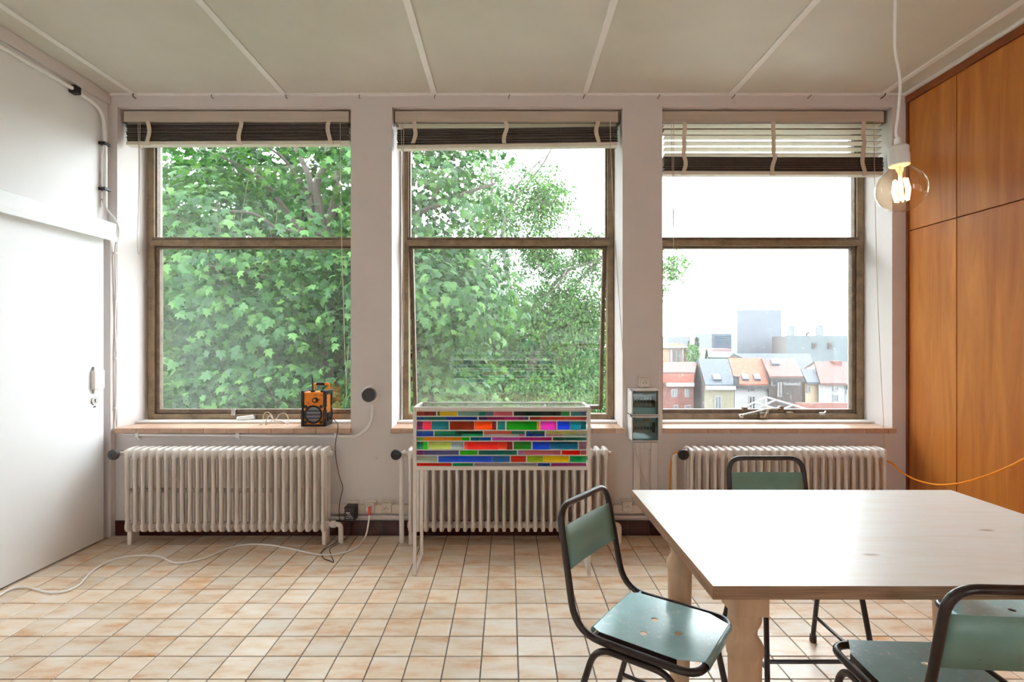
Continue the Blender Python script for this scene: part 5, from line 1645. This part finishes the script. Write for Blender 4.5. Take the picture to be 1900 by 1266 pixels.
def house(label, D, dd, eL, eR, ey, rL, rR, ry, wall_m, roof_m, side_m=None, wins=(), skys=(), gutter=None, name='row_house'):
    """gabled house: eaves towards us at depth D, ridge dd further back"""
    a, b_ = P(eL, ey, D), P(eR, ey, D)
    c, d = P(rL, ry, D + dd), P(rR, ry, D + dd)
    A, B_ = Vector((c.x, D + 2 * dd, a.z)), Vector((d.x, D + 2 * dd, b_.z))
    t = thing(name, label, 'house', ((a.x + b_.x) / 2, D + dd, ZG))
    g = lambda p: Vector((p.x, p.y, ZG))
    wl = MB()
    vs_ = [g(a), g(b_), g(B_), g(A), a, b_, B_, A, c, d]
    wl.add(vs_, [(0, 1, 5, 4), (2, 3, 7, 6)], 0)
    wl.add(vs_, [(1, 2, 6, 9, 5), (3, 0, 4, 8, 7)], 1)
    obj('wall', wl, [wall_m, side_m or wall_m] if side_m else wall_m, t, smooth=False) if side_m else obj('wall', MB().add(vs_, [(0, 1, 5, 4), (2, 3, 7, 6), (1, 2, 6, 9, 5), (3, 0, 4, 8, 7)]), wall_m, t, smooth=False)
    up = Vector((0, 0, 0.22))
    n_ = (c - a).normalized()
    lip = Vector((0, -0.25, -0.25 * n_.z / max(0.05, n_.y)))
    rf = MB()
    rf.hexa([a + lip, b_ + lip, d, c, a + lip + up, b_ + lip + up, d + up, c + up])
    rf.hexa([c, d, B_, A, c + up, d + up, B_ + up, A + up])
    r_ = obj('roof', rf, roof_m, t, smooth=False)
    if gutter:
        obj('gutter', MB().box(a.x, b_.x, D - 0.42, D - 0.26, a.z - 0.35, a.z - 0.02), gutter, t)
    for w in wins:
        front_window(t, *w[:4], D - 0.01, parts=(w[4] if len(w) > 4 else 1))
    for (x0, x1, y0, y1) in skys:
        def on_roof(px, py):
            # where the line of sight meets the front slope
            nn = (b_ - a).cross(c - a).normalized()
            o = Vector((0, 0, H))
            dr = P(px, py, 1.0) - o
            k = (a - o).dot(nn) / dr.dot(nn)
            return o + dr * k
        q4 = [on_roof(x0 + 1.5, y1), on_roof(x1, y1), on_roof(x1 - 3.5, y0), on_roof(x0 - 2, y0)]
        u1, u2 = Vector((0, -0.05, 0.25)), Vector((0, -0.1, 0.38))
        fo = obj('skylight', MB().hexa([p + up * 0.5 for p in q4] + [p + u2 for p in q4]), T_slate, r_, smooth=False)
        ctr = sum(q4, Vector()) / 4
        q5 = [ctr + (p - ctr) * 0.84 for p in q4]
        obj('pane', MB().hexa([p + u1 for p in q5] + [p + u2 * 1.08 for p in q5]), T_skyl, r_, smooth=False)
    return t


def block(label, D, x0, x1, y0, y1, dep, m, side_m=None, shift=0.0, name='office_block', cat='building', zb=None):
    a, b_ = P(x0, y1, D), P(x1, y0, D)
    t = thing(name, label, cat, ((a.x + b_.x) / 2, D, ZG if zb is None else zb))
    z0 = ZG if zb is None else zb
    vs_ = [(a.x, D, z0), (b_.x, D, z0), (b_.x + shift, D + dep, z0), (a.x + shift, D + dep, z0), (a.x, D, b_.z), (b_.x, D, b_.z), (b_.x + shift, D + dep, b_.z), (a.x + shift, D + dep, b_.z)]
    mb = MB().hexa(vs_)
    if side_m:
        mb.mi = [0, 0, 0, 1, 0, 1]
        obj('wall', mb, [m, side_m], t, smooth=False)
    else:
        obj('wall', mb, m, t, smooth=False)
    return t


house('red brick house at the left edge of the right window', 48, 3.0, 1200, 1287, 694, 1200, 1294, 676, T_brick, T_pink, wins=[(1245, 1256, 722, 737, 2), (1270, 1279, 722, 737, 2), (1249, 1258, 752, 762), (1270, 1281, 752, 762), (1272, 1283, 698, 709), (1230, 1239, 698, 709)])
ht_ = bpy.data.objects['row_house']
obj('fascia', MB().box(P(1235, 711, 47.9).x, P(1286, 711, 47.9).x, 47.55, 47.98, P(0, 717, 47.9).z, P(0, 710, 47.9).z), T_wht, ht_)
obj('mansard_band', MB().box(P(1200, 711, 47.9).x, P(1286, 711, 47.9).x, 47.7, 47.97, P(0, 709.5, 47.9).z, P(0, 694.5, 47.9).z), tmat('red_roof_tile', (132, 54, 42), var=0.1, scale=2), ht_)
house('cream house with slate roof and brick gable', 46, 4.0, 1307, 1362, 715.5, 1295.5, 1351, 670, T_cream, T_slate, T_brickd, wins=[(1325, 1338, 735, 760, 2)], skys=[(1322, 1338, 702, 712)], gutter=T_wht)
house('white house with bright orange tiled roof', 46, 4.0, 1363, 1425, 714, 1351.5, 1412, 669, T_wht, T_orange, wins=[(1389, 1401, 735, 762, 2), (1389, 1400, 720, 727, 1)], skys=[(1376, 1389, 702, 711.5), (1398, 1411, 702, 711.5)], gutter=T_dark)
h4 = house('faded tile roof above a dark boarded back extension', 45.6, 4.0, 1426, 1488, 701, 1413, 1475, 670, T_wood, T_pink, wins=[(1431, 1440, 703, 716), (1454, 1484, 703, 715, 3)], skys=[(1430, 1446, 673, 683)], gutter=T_dark)
ld = MB()
for px in (1444, 1450):
    ld.box(P(px, 0, 45.2).x - 0.03, P(px, 0, 45.2).x + 0.03, 45.2, 45.26, P(0, 737, 45.2).z, P(0, 702, 45.2).z)
for k in range(9):
    z = P(0, 735 - k * 4, 45.2).z
    ld.box(P(1444, 0, 45.2).x, P(1450, 0, 45.2).x, 45.21, 45.25, z, z + 0.05)
tag(obj('ladder', ld, T_wht), 'white ladder against the dark boarded house', 'ladder')
house('ochre brick house with long slate roof behind the faded roof', 51, 5.0, 1478, 1517, 711, 1360, 1503, 660, T_ochre, T_slate, wins=[(1484, 1496, 684, 695, 2)])
house('beige house wall beside the boarded extension', 47.5, 3, 1494, 1519, 712, 1486, 1511, 690, tmat('beige_render', (140, 122, 100)), T_slate, wins=[(1496, 1503, 716, 729)])
h6 = house('white house with faded roof and brick chimney, at the right', 47, 4.0, 1519, 1567, 713, 1511, 1556, 675, T_wht, T_pink, wins=[(1545, 1555, 717, 726), (1545, 1555, 732, 746)])
c_ = P(1552, 675, 50.5)
obj('chimney', MB().box(c_.x - 0.35, c_.x + 0.35, 50.2, 51.0, c_.z - 1.5, c_.z + 0.25), T_brick, h6)
house('pale blue house at the right edge of the right window', 47, 4.0, 1567.5, 1690, 714, 1556.5, 1680, 676, T_blue, T_pink, wins=[(1570, 1578, 720, 732)], gutter=T_dark)
tag(obj('chimney_stack', MB().box(P(1362.5, 0, 45.4).x, P(1368, 0, 45.4).x, 45.0, 45.6, P(0, 714, 45.4).z, P(0, 699, 45.4).z).box(P(1362, 0, 45.4).x, P(1368.5, 0, 45.4).x, 44.95, 45.65, P(0, 700, 45.4).z, P(0, 698, 45.4).z), T_dark), 'short dark chimney between the slate and orange roofs', 'chimney')
gw = obj('garden_wall', MB().box(P(1480, 0, 40).x, P(1680, 0, 40).x, 40, 40.4, ZG, P(0, 748, 40).z), T_brick)
tag(gw, 'brick garden wall below the white house', 'wall')
# open roof frame of a greenhouse
gf = thing('greenhouse_frame', 'white skeleton of a pitched glass roof below the houses', 'greenhouse', (P(1450, 0, 26).x, 26, ZG))
pk = P(1421, 737, 26)
for (a, b_) in (((1421, 737), (1350, 770)), ((1421, 737), (1540, 772)), ((1400, 747), (1460, 765)), ((1440, 742), (1400, 760)), ((1470, 752), (1445, 763)), ((1380, 757), (1420, 766))):
    obj('roof_bar', MB().tube([P(*a, 26), P(*b_, 26)], 0.045, 6), T_wht, gf)
for px in (1352, 1538):
    e = P(px, 770, 26)
    obj('post', MB().tube([e, Vector((e.x, 26, ZG))], 0.05, 6), T_wht, gf)
e = pk
obj('post', MB().tube([e, Vector((e.x, 26, ZG))], 0.05, 6), T_wht, gf)
# larger buildings behind
tw = block('tall blank pale tower block above the roofs', 120, 1368, 1450, 575.5, 660, 60, T_pale, T_grey, shift=23.8)
pa, pb = P(1404, 575, 123), P(1429, 566, 123)
obj('roof_house', MB().box(pa.x, pb.x, 123, 129, pa.z - 0.6, pb.z), T_wht, tw)
lw_ = block('wide windowless grey hall with a brown side wall', 95, 1460, 1820, 623, 675, 22, T_grey, T_brown, shift=8.3)
for px in (1510, 1539):
    p = P(px, 642, 95)
    obj('vent', MB().box(p.x - 0.35, p.x + 0.35, 94.8, 95.1, p.z - 0.5, p.z + 0.5), T_brown, lw_)
p = P(1497, 622, 96)
obj('roof_vent', MB().tube([p + Vector((0, 0, -0.3)), p + Vector((0, 0, 0.25)), p + Vector((0.4, 0, 0.5))], 0.18, 8), T_brown, lw_)
p = P(1542, 622, 96)
obj('roof_pipe', MB().tube([p + Vector((0, 0, -0.3)), p + Vector((0, 0, 0.9))], 0.08, 6), T_brown, lw_)
of = block('distant office block with bands of windows', 190, 1321, 1362, 619, 650, 18, T_pale)
for k in range(8):
    y = 622 + k * 3.6
    a, b_ = P(1326, y + 1.5, 189.9), P(1360, y, 189.9)
    obj('window_band', MB().box(a.x, b_.x, 189.7, 190.02, a.z, b_.z), tmat('window_band_%d' % k, (88, 100, 114), 0.3) if k == 0 else MATS['window_band_0'], of)
vb = block('old brick hall with tall arched windows and cornice', 66, 1200, 1275, 641, 675, 12, tmat('hall_brick', (134, 104, 86), var=0.06, scale=1), None, name='brick_hall')
a, b_ = P(1200, 646, 66), P(1277.5, 643, 66)
obj('cornice', MB().box(a.x, b_.x, 65.5, 66.05, a.z, b_.z), T_wht, vb)
a, b_ = P(1238, 643, 67), P(1268, 637.5, 67)
obj('attic', MB().box(a.x, b_.x, 67, 72, a.z, b_.z), tmat('attic_tile', (134, 92, 72)), vb)
for x0, x1 in ((1249, 1254), (1256, 1261)):
    front_window(vb, x0, x1, 650, 674, 66 - 0.01, parts=2)
for x0, x1 in ((1243, 1246), (1264, 1267), (1273, 1275)):
    a, b_ = P(x0, 675, 66), P(x1, 646, 66)
    obj('pilaster', MB().box(a.x, b_.x, 65.7, 66.02, a.z, b_.z), T_wht, vb)
block('low brick house with dormers in front of the office block', 110, 1296, 1362, 654, 664, 8, T_wht, name='far_house', cat='house')
block('small brick gable house before the distant office block', 118, 1322, 1357, 647, 660, 8, tmat('far_brick', (110, 90, 90)), name='far_house', cat='house')
block('pale distant building on the horizon, left of the poplar', 420, 1238, 1281, 625, 645, 20, T_pale, name='far_building')
for px0, px1, y0, lab in ((1467.5, 1474.5, 603.5, 'pale distant high-rise, left one of a pair behind the grey hall'), (1521.5, 1528, 603.5, 'pale distant high-rise, right one of a pair behind the grey hall')):
    tt = block(lab, 420, px0, px1, y0 + 3, 640, 6, T_pale, name='high_rise')
    a, b_ = P(px0 + 1.5, y0 + 4, 421), P(px1 - 1.5, y0, 421)
    obj('crown', MB().box(a.x, b_.x, 421, 425, a.z, b_.z), T_pale, tt)
hg = block('clipped dark green hedge above the slate and orange roofs', 60, 1323, 1370, 663.5, 672, 1.5, T_green, name='hedge', cat='hedge')


def far_tree(label, D, px, y_top, y_bot, wpx, n, m, name='far_tree', pointed=False):
    top, bot = P(px, y_top, D), P(px, y_bot, D)
    w = wpx / F * D / 2
    tt = thing(name, label, 'tree', (top.x, D, ZG))
    limb(tt, [Vector((top.x, D, ZG)), Vector((top.x, D, bot.z)), Vector((top.x, D, (top.z * 0.8 + bot.z * 0.2)))], 0.25, 0.04, M_bark, 'trunk')
    hgt = top.z - bot.z
    z = nrg.random(n)
    rad = (w * (1 - z) if pointed else w * np.sqrt(np.clip(1 - (2 * z - 1) ** 2, 0.05, 1)))
    an = nrg.uniform(0, 2 * PI, n)
    rr = np.sqrt(nrg.uniform(0.2, 1, n))
    cen = np.stack([top.x + rad * rr * np.cos(an), D + rad * rr * np.sin(an), bot.z + z * hgt], 1)
    out = np.stack([np.cos(an), np.sin(an), np.zeros(n)], 1)
    sd, tp_, nm = leaf_frames(cen, out, 0.4, 0.4)
    tag(link('foliage', leaf_mass(cen, sd, tp_, nm, nrg.uniform(0.18, 0.4, n) * hgt / 4, OVAL * np.array([1.7, 1, 1]), OVAL_F, 'foliage'), m, tt), kind='stuff')


far_tree('round green tree beside the old brick hall', 64, 1286, 638, 678, 24, 900, M_leaf2)
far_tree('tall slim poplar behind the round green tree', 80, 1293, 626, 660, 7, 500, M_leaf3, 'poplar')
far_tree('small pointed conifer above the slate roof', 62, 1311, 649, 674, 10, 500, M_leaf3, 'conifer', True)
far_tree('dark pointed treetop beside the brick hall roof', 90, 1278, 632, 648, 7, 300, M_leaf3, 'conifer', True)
bpy.context.view_layer.update()
